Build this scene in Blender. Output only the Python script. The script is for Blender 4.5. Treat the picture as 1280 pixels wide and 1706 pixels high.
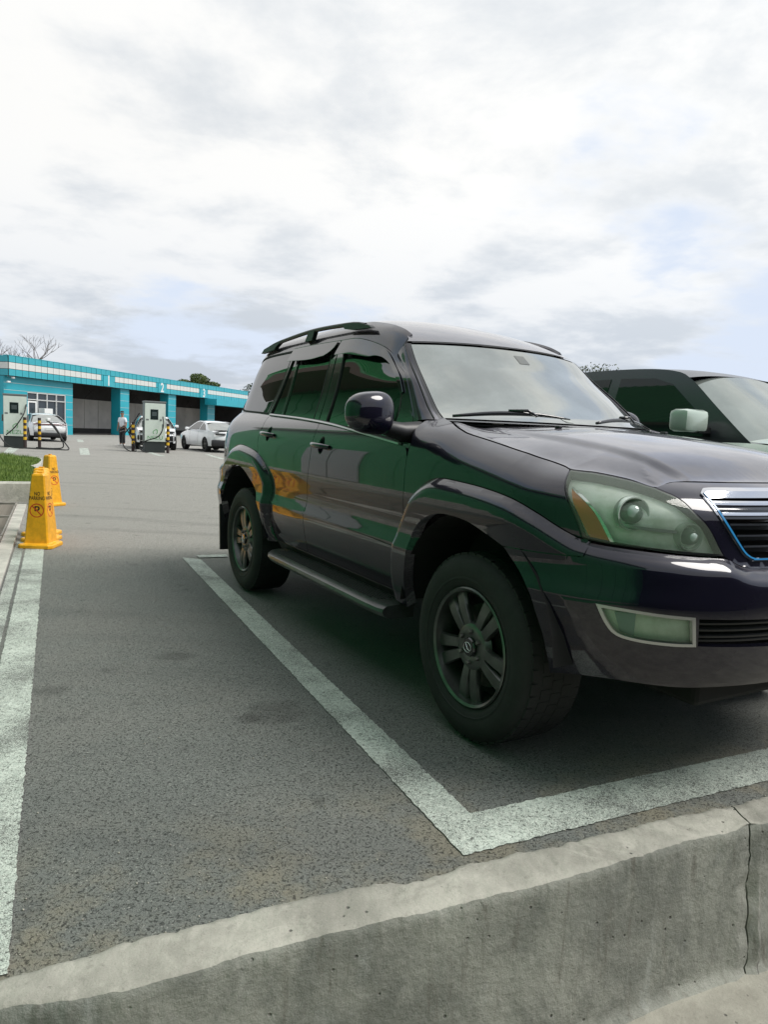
import bpy, bmesh, math, random
import numpy as np
from mathutils import Vector, Matrix, noise
from mathutils.geometry import delaunay_2d_cdt
random.seed(7); np.random.seed(7)
for o in list(bpy.data.objects): bpy.data.objects.remove(o)
C = bpy.context.scene.collection
R_ = math.radians
# ---------------------------------------------------------------- camera
CAM_H=1.2068; PITCH=.1124; ROLL=-.0465
def setup_camera():
    cd=bpy.data.cameras.new('camera'); cam=bpy.data.objects.new('camera',cd); C.objects.link(cam)
    F=Vector((0,math.cos(PITCH),-math.sin(PITCH))); R=Vector((1,0,0)); U=R.cross(F)
    c,s=math.cos(ROLL),math.sin(ROLL)
    Ri=c*R-s*U; Ui=s*R+c*U
    cam.matrix_world=Matrix(((Ri.x,Ui.x,-F.x,0),(Ri.y,Ui.y,-F.y,0),(Ri.z,Ui.z,-F.z,CAM_H),(0,0,0,1)))
    cd.sensor_fit='VERTICAL'; cd.sensor_height=36; cd.lens=1195*36/1706
    cd.clip_start=.05; cd.clip_end=3000
    bpy.context.scene.camera=cam
setup_camera()
# ---------------------------------------------------------------- world: broken bright overcast
SUN_EL,SUN_AZ=52,96      # azimuth measured from +Y towards +X
def setup_world():
    w=bpy.data.worlds.new('World'); bpy.context.scene.world=w; w.use_nodes=True
    nt=w.node_tree; N=nt.nodes; L=nt.links; N.clear()
    out=N.new('ShaderNodeOutputWorld'); bg=N.new('ShaderNodeBackground')
    sky=N.new('ShaderNodeTexSky'); sky.sky_type='NISHITA'; sky.sun_disc=False
    sky.sun_elevation=R_(SUN_EL); sky.sun_rotation=R_(SUN_AZ); sky.air_density=1.2; sky.dust_density=2.5
    tc=N.new('ShaderNodeTexCoord'); sep=N.new('ShaderNodeSeparateXYZ'); L.new(tc.outputs['Generated'],sep.inputs[0])
    def math_(op,a,b=None,c=None,clamp=False):
        n=N.new('ShaderNodeMath'); n.operation=op; n.use_clamp=clamp
        for i,v in enumerate((a,b,c)):
            if v is None: continue
            if isinstance(v,(int,float)): n.inputs[i].default_value=v
            else: L.new(v,n.inputs[i])
        return n.outputs[0]
    def ramp(v,a,b,lo=0,hi=1,smooth=True):
        n=N.new('ShaderNodeMapRange'); n.interpolation_type='SMOOTHSTEP' if smooth else 'LINEAR'; n.clamp=True
        L.new(v,n.inputs[0]); n.inputs[1].default_value=a; n.inputs[2].default_value=b; n.inputs[3].default_value=lo; n.inputs[4].default_value=hi
        return n.outputs[0]
    zc=math_('MAXIMUM',sep.outputs[2],0.0); den=math_('ADD',zc,.16)
    px=math_('DIVIDE',sep.outputs[0],den); py=math_('DIVIDE',sep.outputs[1],den)
    comb=N.new('ShaderNodeCombineXYZ'); L.new(px,comb.inputs[0]); L.new(py,comb.inputs[1]); comb.inputs[2].default_value=3.7
    def nz(scale,detail,rough,off,dist=0.0):
        m=N.new('ShaderNodeVectorMath'); m.operation='ADD'; L.new(comb.outputs[0],m.inputs[0]); m.inputs[1].default_value=off
        n=N.new('ShaderNodeTexNoise'); n.inputs['Scale'].default_value=scale; n.inputs['Detail'].default_value=detail
        n.inputs['Roughness'].default_value=rough; n.inputs['Distortion'].default_value=dist; L.new(m.outputs[0],n.inputs['Vector']); return n.outputs['Fac']
    n1=nz(.62,8,.55,(2.2,5.1,0),.12); n2=nz(1.7,10,.6,(9.3,1.7,2),.15); n3=nz(.33,4,.5,(4.4,8.8,5))
    cover=math_('ADD',math_('MULTIPLY',n1,.72),math_('MULTIPLY',n2,.28))
    cloud=ramp(cover,.425,.505)                     # 0 = thin veil over blue, 1 = cloud
    # cloud brightness: thick parts greyer, sunward parts whiter
    dot=N.new('ShaderNodeVectorMath'); dot.operation='DOT_PRODUCT'; L.new(tc.outputs['Generated'],dot.inputs[0])
    el,az=R_(SUN_EL),R_(SUN_AZ); dot.inputs[1].default_value=(math.sin(az)*math.cos(el),math.cos(az)*math.cos(el),math.sin(el))
    sunw=ramp(dot.outputs['Value'],-.3,1.0,0,1)
    dens=math_('ADD',math_('MULTIPLY',n3,.5),math_('MULTIPLY',n2,.5))
    shade=ramp(dens,.43,.55,1.0,.0)
    lum=math_('ADD',math_('ADD',math_('MULTIPLY',shade,.16),.56),math_('MULTIPLY',sunw,.10))
    lowz=ramp(sep.outputs[2],.0,.30,.84,1.0)
    lum=math_('MULTIPLY',lum,lowz)
    warm=N.new('ShaderNodeMix'); warm.data_type='RGBA'; L.new(ramp(sep.outputs[2],.0,.35),warm.inputs[0])
    warm.inputs[6].default_value=(.93,.98,1.06,1); warm.inputs[7].default_value=(1.0,1.0,1.0,1)
    cool=N.new('ShaderNodeMix'); cool.data_type='RGBA'; L.new(shade,cool.inputs[0]); cool.inputs[6].default_value=(.94,.985,1.03,1); cool.inputs[7].default_value=(1.0,.998,.985,1)
    tint=N.new('ShaderNodeVectorMath'); tint.operation='MULTIPLY'; L.new(cool.outputs[2],tint.inputs[0]); L.new(warm.outputs[2],tint.inputs[1])
    grey=N.new('ShaderNodeVectorMath'); grey.operation='SCALE'; L.new(tint.outputs[0],grey.inputs[0]); L.new(math_('MULTIPLY',lum,CLOUD/ .1),grey.inputs['Scale'])
    veil=N.new('ShaderNodeVectorMath'); veil.operation='ADD'
    mn=N.new('ShaderNodeVectorMath'); mn.operation='MINIMUM'; L.new(sky.outputs[0],mn.inputs[0]); mn.inputs[1].default_value=(1.6,1.8,2.2); L.new(mn.outputs[0],veil.inputs[0]); veil.inputs[1].default_value=(3.5*CLOUD,3.9*CLOUD,4.5*CLOUD)
    mix=N.new('ShaderNodeMix'); mix.data_type='RGBA'; L.new(cloud,mix.inputs[0]); L.new(veil.outputs[0],mix.inputs[6]); L.new(grey.outputs[0],mix.inputs[7])
    L.new(mix.outputs[2],bg.inputs[0]); bg.inputs[1].default_value=.1
    L.new(bg.outputs[0],out.inputs[0])
    sd=bpy.data.lights.new('sun','SUN'); sd.energy=2.0; sd.angle=R_(30); sd.color=(1,.965,.91)
    s=bpy.data.objects.new('sun',sd); C.objects.link(s)
    d=Vector((math.sin(az)*math.cos(el),math.cos(az)*math.cos(el),math.sin(el)))
    s.rotation_euler=d.to_track_quat('Z','Y').to_euler()
CLOUD=.84
setup_world()
sc=bpy.context.scene
sc.render.engine='CYCLES'
sc.view_settings.view_transform='Standard'; sc.view_settings.look='None'; sc.view_settings.gamma=1; sc.view_settings.use_curve_mapping=False
sc.view_settings.exposure=0.68
sc.cycles.max_bounces=10; sc.cycles.transparent_max_bounces=12; sc.cycles.caustics_reflective=False; sc.cycles.caustics_refractive=False
# ---------------------------------------------------------------- materials
class NT:
    def __init__(s,name):
        s.m=bpy.data.materials.new(name); s.m.use_nodes=True; s.t=s.m.node_tree; s.N=s.t.nodes; s.L=s.t.links
        s.b=s.N['Principled BSDF']; s.out=s.N['Material Output']
    def set(s,**k):
        names=dict(color='Base Color',rough='Roughness',metal='Metallic',coat='Coat Weight',coatr='Coat Roughness',ior='IOR',spec='Specular IOR Level',trans='Transmission Weight',alpha='Alpha',emit='Emission Color',emits='Emission Strength',sss='Subsurface Weight',sheen='Sheen Weight')
        for a,v in k.items():
            i=s.b.inputs[names[a]]
            if hasattr(v,'links'): s.L.new(v,i)
            else: i.default_value=(*v,1) if isinstance(v,tuple) and len(v)==3 else v
        return s
    def coord(s,kind='Object',scale=None):
        tc=s.N.new('ShaderNodeTexCoord'); o=tc.outputs[kind]
        if kind=='World':pass
        if scale:
            m=s.N.new('ShaderNodeMapping'); m.inputs['Scale'].default_value=scale; s.L.new(o,m.inputs[0]); o=m.outputs[0]
        return o
    def pos(s,scale=None,rot=None):
        g=s.N.new('ShaderNodeNewGeometry'); o=g.outputs['Position']
        if scale or rot:
            m=s.N.new('ShaderNodeMapping'); m.inputs['Scale'].default_value=scale or (1,1,1)
            if rot: m.inputs['Rotation'].default_value=rot
            s.L.new(o,m.inputs[0]); o=m.outputs[0]
        return o
    def noise(s,v,scale,detail=4,rough=.5,dist=0):
        n=s.N.new('ShaderNodeTexNoise'); n.inputs['Scale'].default_value=scale; n.inputs['Detail'].default_value=detail; n.inputs['Roughness'].default_value=rough; n.inputs['Distortion'].default_value=dist
        s.L.new(v,n.inputs['Vector']); return n.outputs['Fac']
    def vor(s,v,scale,feat='F1',out='Distance',rand=1):
        n=s.N.new('ShaderNodeTexVoronoi'); n.feature=feat; n.inputs['Scale'].default_value=scale; n.inputs['Randomness'].default_value=rand
        s.L.new(v,n.inputs['Vector']); return n.outputs[out]
    def math(s,op,a,b=0,clamp=False):
        n=s.N.new('ShaderNodeMath'); n.operation=op; n.use_clamp=clamp
        for i,v in enumerate((a,b)):
            if isinstance(v,(int,float)): n.inputs[i].default_value=v
            else: s.L.new(v,n.inputs[i])
        return n.outputs[0]
    def ramp(s,v,a,b,lo=0,hi=1):
        n=s.N.new('ShaderNodeMapRange'); n.interpolation_type='SMOOTHSTEP'; n.clamp=True
        s.L.new(v,n.inputs[0])
        for i,q in enumerate((a,b,lo,hi)): n.inputs[i+1].default_value=q
        return n.outputs[0]
    def mix(s,f,a,b):
        n=s.N.new('ShaderNodeMix'); n.data_type='RGBA'
        if isinstance(f,(int,float)): n.inputs[0].default_value=f
        else: s.L.new(f,n.inputs[0])
        for i,v in ((6,a),(7,b)):
            if hasattr(v,'links'): s.L.new(v,n.inputs[i])
            else: n.inputs[i].default_value=(*v,1)
        return n.outputs[2]
    def bump(s,h,strength,dist,normal=None):
        n=s.N.new('ShaderNodeBump'); n.inputs['Strength'].default_value=strength; n.inputs['Distance'].default_value=dist
        s.L.new(h,n.inputs['Height'])
        if normal is not None: s.L.new(normal,n.inputs['Normal'])
        s.L.new(n.outputs[0],s.b.inputs['Normal']); return n.outputs[0]
def simple(name,color,rough=.5,metal=0,coat=0,var=0.0,vs=8,bump=0,bs=60,**k):
    t=NT(name); t.set(rough=rough,metal=metal,coat=coat,**k)
    if var:
        n=t.noise(t.coord(),vs,5,.6); lo=tuple(c*(1-var) for c in color); hi=tuple(min(1,c*(1+var)) for c in color)
        t.set(color=t.mix(t.ramp(n,.3,.7),lo,hi))
    else: t.set(color=color)
    if bump: t.bump(t.noise(t.coord(),bs,4,.6),bump,.01)
    return t.m
# ---------------------------------------------------------------- object helpers
def link(name,me,mat=None,parent=None,smooth=False):
    if mat is not None: me.materials.append(mat)
    o=bpy.data.objects.new(name,me); C.objects.link(o)
    if parent is not None: o.parent=parent
    if smooth: me.polygons.foreach_set('use_smooth',[True]*len(me.polygons))
    return o
def tag(o,label=None,cat=None,group=None,kind=None):
    for k,v in (('label',label),('category',cat),('group',group),('kind',kind)):
        if v: o[k]=v
    return o
def empty(name,loc=(0,0,0),rz=0,label=None,cat=None,group=None,kind=None,parent=None):
    o=bpy.data.objects.new(name,None); C.objects.link(o); o.location=loc; o.rotation_euler=(0,0,rz); o.empty_display_size=.2
    if parent: o.parent=parent
    return tag(o,label,cat,group,kind)
def mesh(name,v,f): 
    me=bpy.data.meshes.new(name); me.from_pydata([tuple(map(float,p)) for p in v],[],[tuple(map(int,q)) for q in f]); me.update(); return me
class MB:
    """collects simple shapes into one mesh"""
    def __init__(s): s.v=[];s.f=[]
    def add(s,v,f):
        k=len(s.v); s.v+= [tuple(p) for p in v]; s.f+=[tuple(i+k for i in q) for q in f]; return s
    def box(s,c,d,rz=0,rx=0,ry=0,bev=0):
        bm=bmesh.new(); bmesh.ops.create_cube(bm,size=1)
        for v in bm.verts: v.co=Vector((v.co.x*d[0],v.co.y*d[1],v.co.z*d[2]))
        if bev: bmesh.ops.bevel(bm,geom=list(bm.edges),offset=bev,segments=2,affect='EDGES',profile=.5)
        M=Matrix.Translation(c)@Matrix.Rotation(rz,4,'Z')@Matrix.Rotation(ry,4,'Y')@Matrix.Rotation(rx,4,'X')
        s.add([M@v.co for v in bm.verts],[[v.index for v in f.verts] for f in bm.faces]) if not bev else s._bm(bm,M)
        bm.free(); return s
    def _bm(s,bm,M):
        bm.verts.ensure_lookup_table(); bm.verts.index_update()
        s.add([M@v.co for v in bm.verts],[[v.index for v in f.verts] for f in bm.faces])
    def tube(s,pts,r,n=8,caps=True):
        pts=[Vector(p) for p in pts]; rs=r if isinstance(r,(list,tuple)) else [r]*len(pts)
        k=len(s.v); up=None
        for i,p in enumerate(pts):
            t=(pts[min(i+1,len(pts)-1)]-pts[max(i-1,0)]).normalized()
            if up is None: up=Vector((0,0,1)) if abs(t.z)<.9 else Vector((1,0,0))
            a=t.cross(up).normalized(); b=a.cross(t).normalized(); up=b
            for j in range(n):
                th=2*math.pi*j/n; s.v.append(tuple(p+rs[i]*(a*math.cos(th)+b*math.sin(th))))
        for i in range(len(pts)-1):
            for j in range(n):
                s.f.append((k+i*n+j,k+i*n+(j+1)%n,k+(i+1)*n+(j+1)%n,k+(i+1)*n+j))
        if caps: s.f.append(tuple(k+j for j in range(n))[::-1]); s.f.append(tuple(k+(len(pts)-1)*n+j for j in range(n)))
        return s
    def prism(s,poly,h0,h1,fn=None):
        """poly: xy list, extruded between heights; fn maps (x,y,h)->xyz"""
        fn=fn or (lambda x,y,h:(x,y,h)); n=len(poly); k=len(s.v)
        s.v+=[tuple(fn(x,y,h0)) for x,y in poly]+[tuple(fn(x,y,h1)) for x,y in poly]
        s.f.append(tuple(k+i for i in range(n))[::-1]); s.f.append(tuple(k+n+i for i in range(n)))
        for i in range(n): s.f.append((k+i,k+(i+1)%n,k+n+(i+1)%n,k+n+i))
        return s
    def lathe(s,prof,n=48,axis='Y',c=(0,0,0)):
        k=len(s.v); m=len(prof)
        for j in range(n):
            th=2*math.pi*j/n; ct,st=math.cos(th),math.sin(th)
            for r,h in prof:
                if axis=='Y': p=(c[0]+r*ct,c[1]+h,c[2]+r*st)
                elif axis=='Z': p=(c[0]+r*ct,c[1]+r*st,c[2]+h)
                else: p=(c[0]+h,c[1]+r*ct,c[2]+r*st)
                s.v.append(p)
        for j in range(n):
            for i in range(m-1):
                a=k+j*m+i; b=k+((j+1)%n)*m+i; s.f.append((a,a+1,b+1,b))
        return s
    def build(s,name,mat,parent=None,smooth=False,ang=None):
        me=mesh(name,s.v,s.f)
        bm=bmesh.new(); bm.from_mesh(me); bmesh.ops.recalc_face_normals(bm,faces=bm.faces); bm.to_mesh(me); bm.free()
        o=link(name,me,mat,parent,smooth or ang is not None)
        if ang is not None:
            me.set_sharp_from_angle(angle=R_(ang))
        return o
def copy_tree(o,parent=None):
    c=o.copy(); C.objects.link(c); c.parent=parent if parent is not None else o.parent
    for ch in list(o.children): copy_tree(ch,c)
    return c
def catmull(pts,h):
    pts=np.array(pts,float); out=[]
    P=np.vstack([2*pts[0]-pts[1],pts,2*pts[-1]-pts[-2]])
    for i in range(1,len(P)-2):
        n=max(1,int(np.hypot(*(P[i+1]-P[i])[:2])/h)) if pts.shape[1]==2 else max(1,int(np.linalg.norm(P[i+1]-P[i])/h))
        for k in range(n):
            t=k/n; out.append(.5*((2*P[i])+(-P[i-1]+P[i+1])*t+(2*P[i-1]-5*P[i]+4*P[i+1]-P[i+2])*t*t+(-P[i-1]+3*P[i]-3*P[i+1]+P[i+2])*t**3))
    return np.array(out)   # last point left out
def outline(curves,h):
    """curves: list of point lists; each is smoothed, corners stay where curves meet. closes itself."""
    out=[]
    n=len(curves)
    for i,c in enumerate(curves):
        c=list(map(tuple,c)); nxt=tuple(curves[(i+1)%n][0])
        if c[-1]!=nxt: 
            out.append(catmull(c,h) if len(c)>1 else np.array(c)[:0]); out.append(catmull([c[-1],nxt],h))
        else: out.append(catmull(c,h))
    return np.vstack([o for o in out if len(o)])
def area(p): x,y=p[:,0],p[:,1]; return .5*np.sum(x*np.roll(y,-1)-y*np.roll(x,-1))
def inset(poly,d):
    if area(poly)<0: poly=poly[::-1]
    a=np.roll(poly,1,0); b=np.roll(poly,-1,0)
    e1=poly-a; e2=b-poly; n1=np.stack([-e1[:,1],e1[:,0]],1); n2=np.stack([-e2[:,1],e2[:,0]],1)
    n1/=np.linalg.norm(n1,axis=1)[:,None]+1e-12; n2/=np.linalg.norm(n2,axis=1)[:,None]+1e-12
    m=n1+n2; m/=np.maximum((m*m).sum(1),.5)[:,None]; return poly+m*2*d
def inpoly(P,poly):
    c=np.zeros(len(P),bool); n=len(poly)
    for i in range(n):
        a,b=poly[i],poly[i-1]
        if a[1]==b[1]: continue
        k=((a[1]>P[:,1])!=(b[1]>P[:,1])); c^=k&(P[:,0]<(b[0]-a[0])*(P[:,1]-a[1])/(b[1]-a[1])+a[0])
    return c
def panel(name,S,poly,mat,parent,h=.02,off=0.0,rim=.014,gap=.003,holes=(),smooth_curves=True,flip=False,offfn=None):
    """S(u,v)->Nx3 on a surface; poly = closed Nx2 outline in (u,v)"""
    poly=np.asarray(poly,float)
    if area(poly)<0: poly=poly[::-1]
    if gap: poly=inset(poly,gap)
    hl=[np.asarray(q,float) for q in holes]
    hl=[q[::-1] if area(q)>0 else q for q in hl]
    lo,hi=poly.min(0),poly.max(0)
    X,Y=np.meshgrid(np.arange(lo[0]+h*.5,hi[0],h),np.arange(lo[1]+h*.5,hi[1],h))
    G=np.stack([X.ravel(),Y.ravel()],1); k=inpoly(G,poly)
    for q in hl: k&=~inpoly(G,q)
    G=G[k]
    B=np.vstack([poly]+hl)
    if len(G):
        keep=np.ones(len(G),bool)
        for i in range(0,len(B)): keep&=((G-B[i])**2).sum(1)>(h*.45)**2
        G=G[keep]
    V=[Vector(p) for p in B]+[Vector(p) for p in G]; E=[]; k0=0
    for q in [poly]+hl:
        n=len(q); E+=[(k0+i,k0+(i+1)%n) for i in range(n)]; k0+=n
    r=delaunay_2d_cdt(V,E,[],0,1e-6)
    P2=np.array([tuple(p) for p in r[0]]); T=[tuple(t) for t in r[2]]
    ce=np.array([P2[list(t)].mean(0) for t in T]); k=inpoly(ce,poly)
    for q in hl: k&=~inpoly(ce,q)
    T=[t for t,kk in zip(T,k) if kk]
    u,v=P2[:,0],P2[:,1]; e=2e-3
    def SS(u,v):
        P=S(u,v); return P
    P=SS(u,v); du=SS(u+e,v)-SS(u-e,v); dv=SS(u,v+e)-SS(u,v-e)
    nn=np.cross(du,dv); nn/=np.linalg.norm(nn,axis=1)[:,None]+1e-12
    ref=P-np.array([np.clip(P[:,0].mean(),-3,.3),0,.7]); 
    sgn=np.sign((nn*ref).sum(1).mean()) or 1
    nn*=sgn
    o_=off if offfn is None else off+offfn(u,v)
    P=P+nn*(np.asarray(o_)[:,None] if np.ndim(o_) else o_)
    # boundary edges
    cnt={}
    for t in T:
        for i in range(len(t)):
            a,b=t[i],t[(i+1)%len(t)]; kk=(min(a,b),max(a,b)); cnt[kk]=cnt.get(kk,0)+1
    bd=[kk for kk,c in cnt.items() if c==1]
    verts=[tuple(p) for p in P]; norms=[tuple(x) for x in nn]; faces=[]
    for t in T:
        a,b,c=(P[i] for i in t[:3]); fl=np.dot(np.cross(b-a,c-a),nn[t[0]])<0
        faces.append(tuple(t[::-1]) if fl else tuple(t))
    if rim:
        mp={}
        for kk in bd:
            for i in kk:
                if i not in mp: mp[i]=(len(verts),len(verts)+1); verts+= [tuple(P[i]),tuple(P[i]-nn[i]*rim)]; norms+=[tuple(nn[i])]*2
        for a,b in bd: faces.append((mp[a][0],mp[b][0],mp[b][1],mp[a][1]))
    # to right-handed local space (seen flank = -y)
    me=mesh(name,[(p[0],-p[1],p[2]) for p in verts],[f[::-1] for f in faces])
    me.polygons.foreach_set('use_smooth',[len(p.vertices)==3 for p in me.polygons])
    me.normals_split_custom_set_from_vertices([(n[0],-n[1],n[2]) for n in norms])
    o=link(name,me,mat,parent); return o
def other_side(o):
    c=o.copy(); C.objects.link(c); c.scale.y=-1; c.location.y*=-1; c.rotation_euler.z*=-1; return c
def _pch(xs,ys):
    xs=np.array(xs,float);ys=np.array(ys,float);h=np.diff(xs);d=np.diff(ys)/h
    m=np.zeros(len(xs));m[0]=d[0];m[-1]=d[-1]
    for i in range(1,len(xs)-1):
        m[i]=0 if d[i-1]*d[i]<=0 else (h[i-1]+h[i])/(h[i-1]/d[i]+h[i]/d[i-1])
    def f(x):
        x=np.asarray(x,float);i=np.clip(np.searchsorted(xs,x)-1,0,len(xs)-2)
        t=(x-xs[i])/h[i];tt=np.clip(t,0,1)
        v=(2*tt**3-3*tt**2+1)*ys[i]+(tt**3-2*tt**2+tt)*h[i]*m[i]+(-2*tt**3+3*tt**2)*ys[i+1]+(tt**3-tt**2)*h[i]*m[i+1]
        v=v+np.where(t<0,(t)*h[i]*m[0],0)+np.where(t>1,(t-1)*h[i]*m[-1],0)
        return v
    return f
WB=_pch([.28,.36,.45,.52,.60,.66,.695,.72,.755,.80,.84,.92,1.0,1.08,1.14,1.19,1.23,1.26,1.31],
        [.76,.80,.838,.862,.880,.889,.891,.884,.874,.872,.876,.884,.883,.876,.864,.846,.822,.793,.735])
FB=_pch([.28,.33,.38,.44,.50,.58,.66,.74,.82,.88,.95,1.02,1.07,1.12],
        [.66,.71,.755,.79,.805,.812,.815,.812,.80,.785,.772,.752,.725,.68])
RB=_pch([.3,.5,.7,.9,1.1,1.3],[-3.78,-3.83,-3.85,-3.86,-3.86,-3.85])
ZS=_pch([-.7,-.43,-.16,0,.15,.28,.45,.7,1.4],[1.33,1.285,1.205,1.172,1.142,1.12,1.11,1.10,1.10])
WG=_pch([1.15,1.20,1.26,1.35,1.45,1.55,1.65,1.70,1.74,1.77,1.80,1.83,1.85],
        [.792,.775,.758,.728,.695,.664,.632,.612,.596,.583,.566,.54,.51])
RG=_pch([1.15,1.25,1.4,1.5,1.6,1.7,1.8,1.82],[-3.87,-3.86,-3.80,-3.765,-3.72,-3.65,-3.56,-3.52])
NF=2.7
def _unit(n):
    th=np.linspace(0,np.pi/2,400);X=np.sin(th)**(2/n);Y=np.cos(th)**(2/n)
    ds=np.hypot(np.diff(X*.68),np.diff(Y*.88));s=np.concatenate([[0],np.cumsum(ds)]);return X,Y,s
_UX,_UY,_US=_unit(NF);U0F=.10;LF=_US[-1];UC=U0F+LF   # front corner: u from U0F to U0F+LF (=centre)
U0R=-3.22
FLARE=np.array([(-.62,.30),(-.64,.44),(-.627,.567),(-.600,.70),(-.575,.795),(-.516,.881),(-.447,.956),(-.358,1.004),(-.27,1.022),(-.136,1.019),(.032,1.008),(.195,.986),(.313,.951),(.416,.907),(.475,.882),(.52,.874),(.58,.868),(.74,.858),(.85,.852),(.94,.848),(1.014,.82),(1.1,.812),(3.5,.81)])
RFLARE=np.array([(-2.22,.30),(-2.25,.45),(-2.283,.573),(-2.29,.798),(-2.336,.896),(-2.457,.979),(-2.624,1.029),(-2.93,1.058),(-3.12,1.025),(-3.266,.93),(-3.40,.89),(-6,.885)])
def _cm(pts,n=5):
    P=np.vstack([2*pts[0]-pts[1],pts,2*pts[-1]-pts[-2]]);o=[]
    for i in range(1,len(P)-2):
        for k in range(n):
            t=k/n;o.append(.5*((2*P[i])+(-P[i-1]+P[i+1])*t+(2*P[i-1]-5*P[i]+4*P[i+1]-P[i+2])*t*t+(-P[i-1]+3*P[i]-3*P[i+1]+P[i+2])*t**3))
    return np.vstack([o,pts[-1]])
FLARE=np.vstack([_cm(FLARE[:-1]),FLARE[-1:]]);RFLARE=np.vstack([_cm(RFLARE[:-1]),RFLARE[-1:]])
def _dist(P,L):
    d=np.full(len(P),9.)
    for a,b in zip(L[:-1],L[1:]):
        ab=b-a;t=np.clip(((P-a)@ab)/(ab@ab),0,1);d=np.minimum(d,np.hypot(*(P-a-t[:,None]*ab).T))
    return d
def _inside(P,L,sgn):
    # region below curve: build polygon closed at z=-1
    poly=np.vstack([L,[[L[-1,0],-1],[L[0,0],-1]]]);c=np.zeros(len(P),bool);n=len(poly)
    for i in range(n):
        a,b=poly[i],poly[i-1]
        k=((a[1]>P[:,1])!=(b[1]>P[:,1]))
        with np.errstate(all='ignore'):
            c^=k&(P[:,0]<(b[0]-a[0])*(P[:,1]-a[1])/(b[1]-a[1])+a[0])
    return c
def bulge(u,z):
    P=np.stack([u,z],1);o=np.zeros(len(u))
    for L,h in((FLARE,.052),(RFLARE,.045)):
        d=_dist(P,L)*_inside(P,L,1);t=np.clip(d/.065,0,1);o+=h*(1-(1-t)**2.4)
    return o
def SA(u,z,bul=True,off=0):
    """lower body: u along plan outline (x on the flank), z height; y>0 flank seen"""
    u=np.atleast_1d(np.asarray(u,float));z=np.atleast_1d(np.asarray(z,float))
    u_=u;u=np.minimum(u,2*UC-u)
    w=WB(z);zs=ZS(u);t=np.clip((z-(zs-.14))/.14,0,1.4);ins=np.where(u>-.85,.135*t**2.2*np.clip((u+.85)/.3,0,1),0)
    w=w-ins-off; 
    w=w-np.where(u<-2.4,.02*((-2.4-u)/1.4)**2,0)
    b=bulge(u,z) if bul else 0*u
    s=np.clip(u-U0F,0,LF);X=np.interp(s,_US,_UX);Y=np.interp(s,_US,_UY)
    a=FB(z)-U0F-.75*ins-off
    x=np.where(u>U0F,U0F+a*X,u);y=np.where(u>U0F,w*Y,w)
    # outward direction
    nx=X**(NF-1)/a;ny=np.maximum(Y,1e-6)**(NF-1)/w;nn=np.hypot(nx,ny);nx/=nn;ny/=nn
    fl=u>U0F
    x=x+np.where(fl,nx*b,0);y=y+np.where(fl,ny*b,b)
    # rear corner: circle-ish
    sr=np.clip(U0R-u,0,LF);X=np.interp(sr,_US,_UX);Y=np.interp(sr,_US,_UY)
    ar=U0R-RB(z)-off;rear=u<U0R
    nx=X**(NF-1)/ar;ny=np.maximum(Y,1e-6)**(NF-1)/w;nn=np.hypot(nx,ny)
    x=np.where(rear,U0R-ar*X-b*nx/nn,x);y=np.where(rear,w*Y+b*ny/nn,y)
    y=np.where(u_>UC,-y,y)
    return np.stack([x,y,z],1)
DR=_pch([-4,-3.4,-3.0,-1.75,-1.5,-1.25,-1.1,-.9,-.5],[.03,.012,0,.002,.027,.075,.135,.21,.31])
def SG(u,z,off=0):
    u=np.atleast_1d(np.asarray(u,float));z=np.atleast_1d(np.asarray(z,float))
    q_=np.clip((z-1.25)/.5,0,1);z=z+.014*q_*q_*(3-2*q_)*np.tanh((-1.3-u)/.28)
    u=u-.062+.032*u+.020*np.exp(-((u+1.15)/.32)**2)
    w=WG(z)-off-np.where(u<-2.4,.02*((-2.4-u)/1.4)**2,0)
    sr=np.clip(U0R-u,0,LF);X=np.interp(sr,_US,_UX);Y=np.interp(sr,_US,_UY)
    ar=U0R-RG(z)-off;rear=u<U0R
    x=np.where(rear,U0R-ar*X,u);y=np.where(rear,w*Y,w)
    k=np.clip((z-1.45)/.35,0,1.1);k=k*k*(3-2*k)
    zz=z-DR(u)*np.clip(k,0,1)
    return np.stack([x,y,zz],1)
# ================================================================ the dark SUV
def paint_mat(name,base,metal=.25,rough=.32,coat=1.0,dust=.02,coatior=1.5,sky_sheen=0):
    t=NT(name); n=t.noise(t.coord(),3.1,5,.6); 
    t.set(metal=metal,coat=coat,coatr=.012,rough=rough,spec=.12)
    t.b.inputs['Coat IOR'].default_value=coatior
    d=t.ramp(n,.45,.8,0,1)
    c=t.mix(t.math('MULTIPLY',d,dust*6),base,tuple(c*.7+.03 for c in base))
    if sky_sheen:   # upward faces painted paler, for the sky sheen they reflect
        g=t.N.new('ShaderNodeNewGeometry'); sp=t.N.new('ShaderNodeSeparateXYZ'); t.L.new(g.outputs['Normal'],sp.inputs[0])
        u=t.ramp(sp.outputs[2],.80,.99); u=t.math('MULTIPLY',u,t.ramp(t.noise(t.coord(),5,5,.6),.2,.8,.6,1)); c=t.mix(t.math('MULTIPLY',u,sky_sheen),c,(.40,.38,.43))
    t.set(color=c)
    return t.m
M={}
M['paint']=paint_mat('midnight_paint',(.004,.003,.012),metal=.2,rough=.36,coatior=1.54,sky_sheen=.55)
M['black_trim']=simple('black_plastic',(.012,.012,.013),.42,var=.2)
M['gloss_black']=simple('gloss_black',(.008,.009,.010),.12,coat=.6)
M['rubber']=simple('tyre_rubber',(.011,.0115,.012),.78,var=.25,vs=12,bump=.15,bs=90)
M['rim']=simple('gunmetal_rim',(.12,.125,.12),.30,metal=.8,var=.25,vs=9)
M['rim_dark']=simple('rim_recess',(.01,.011,.011),.6)
M['chrome']=simple('chrome',(.72,.72,.74),.08,metal=1)
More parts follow.
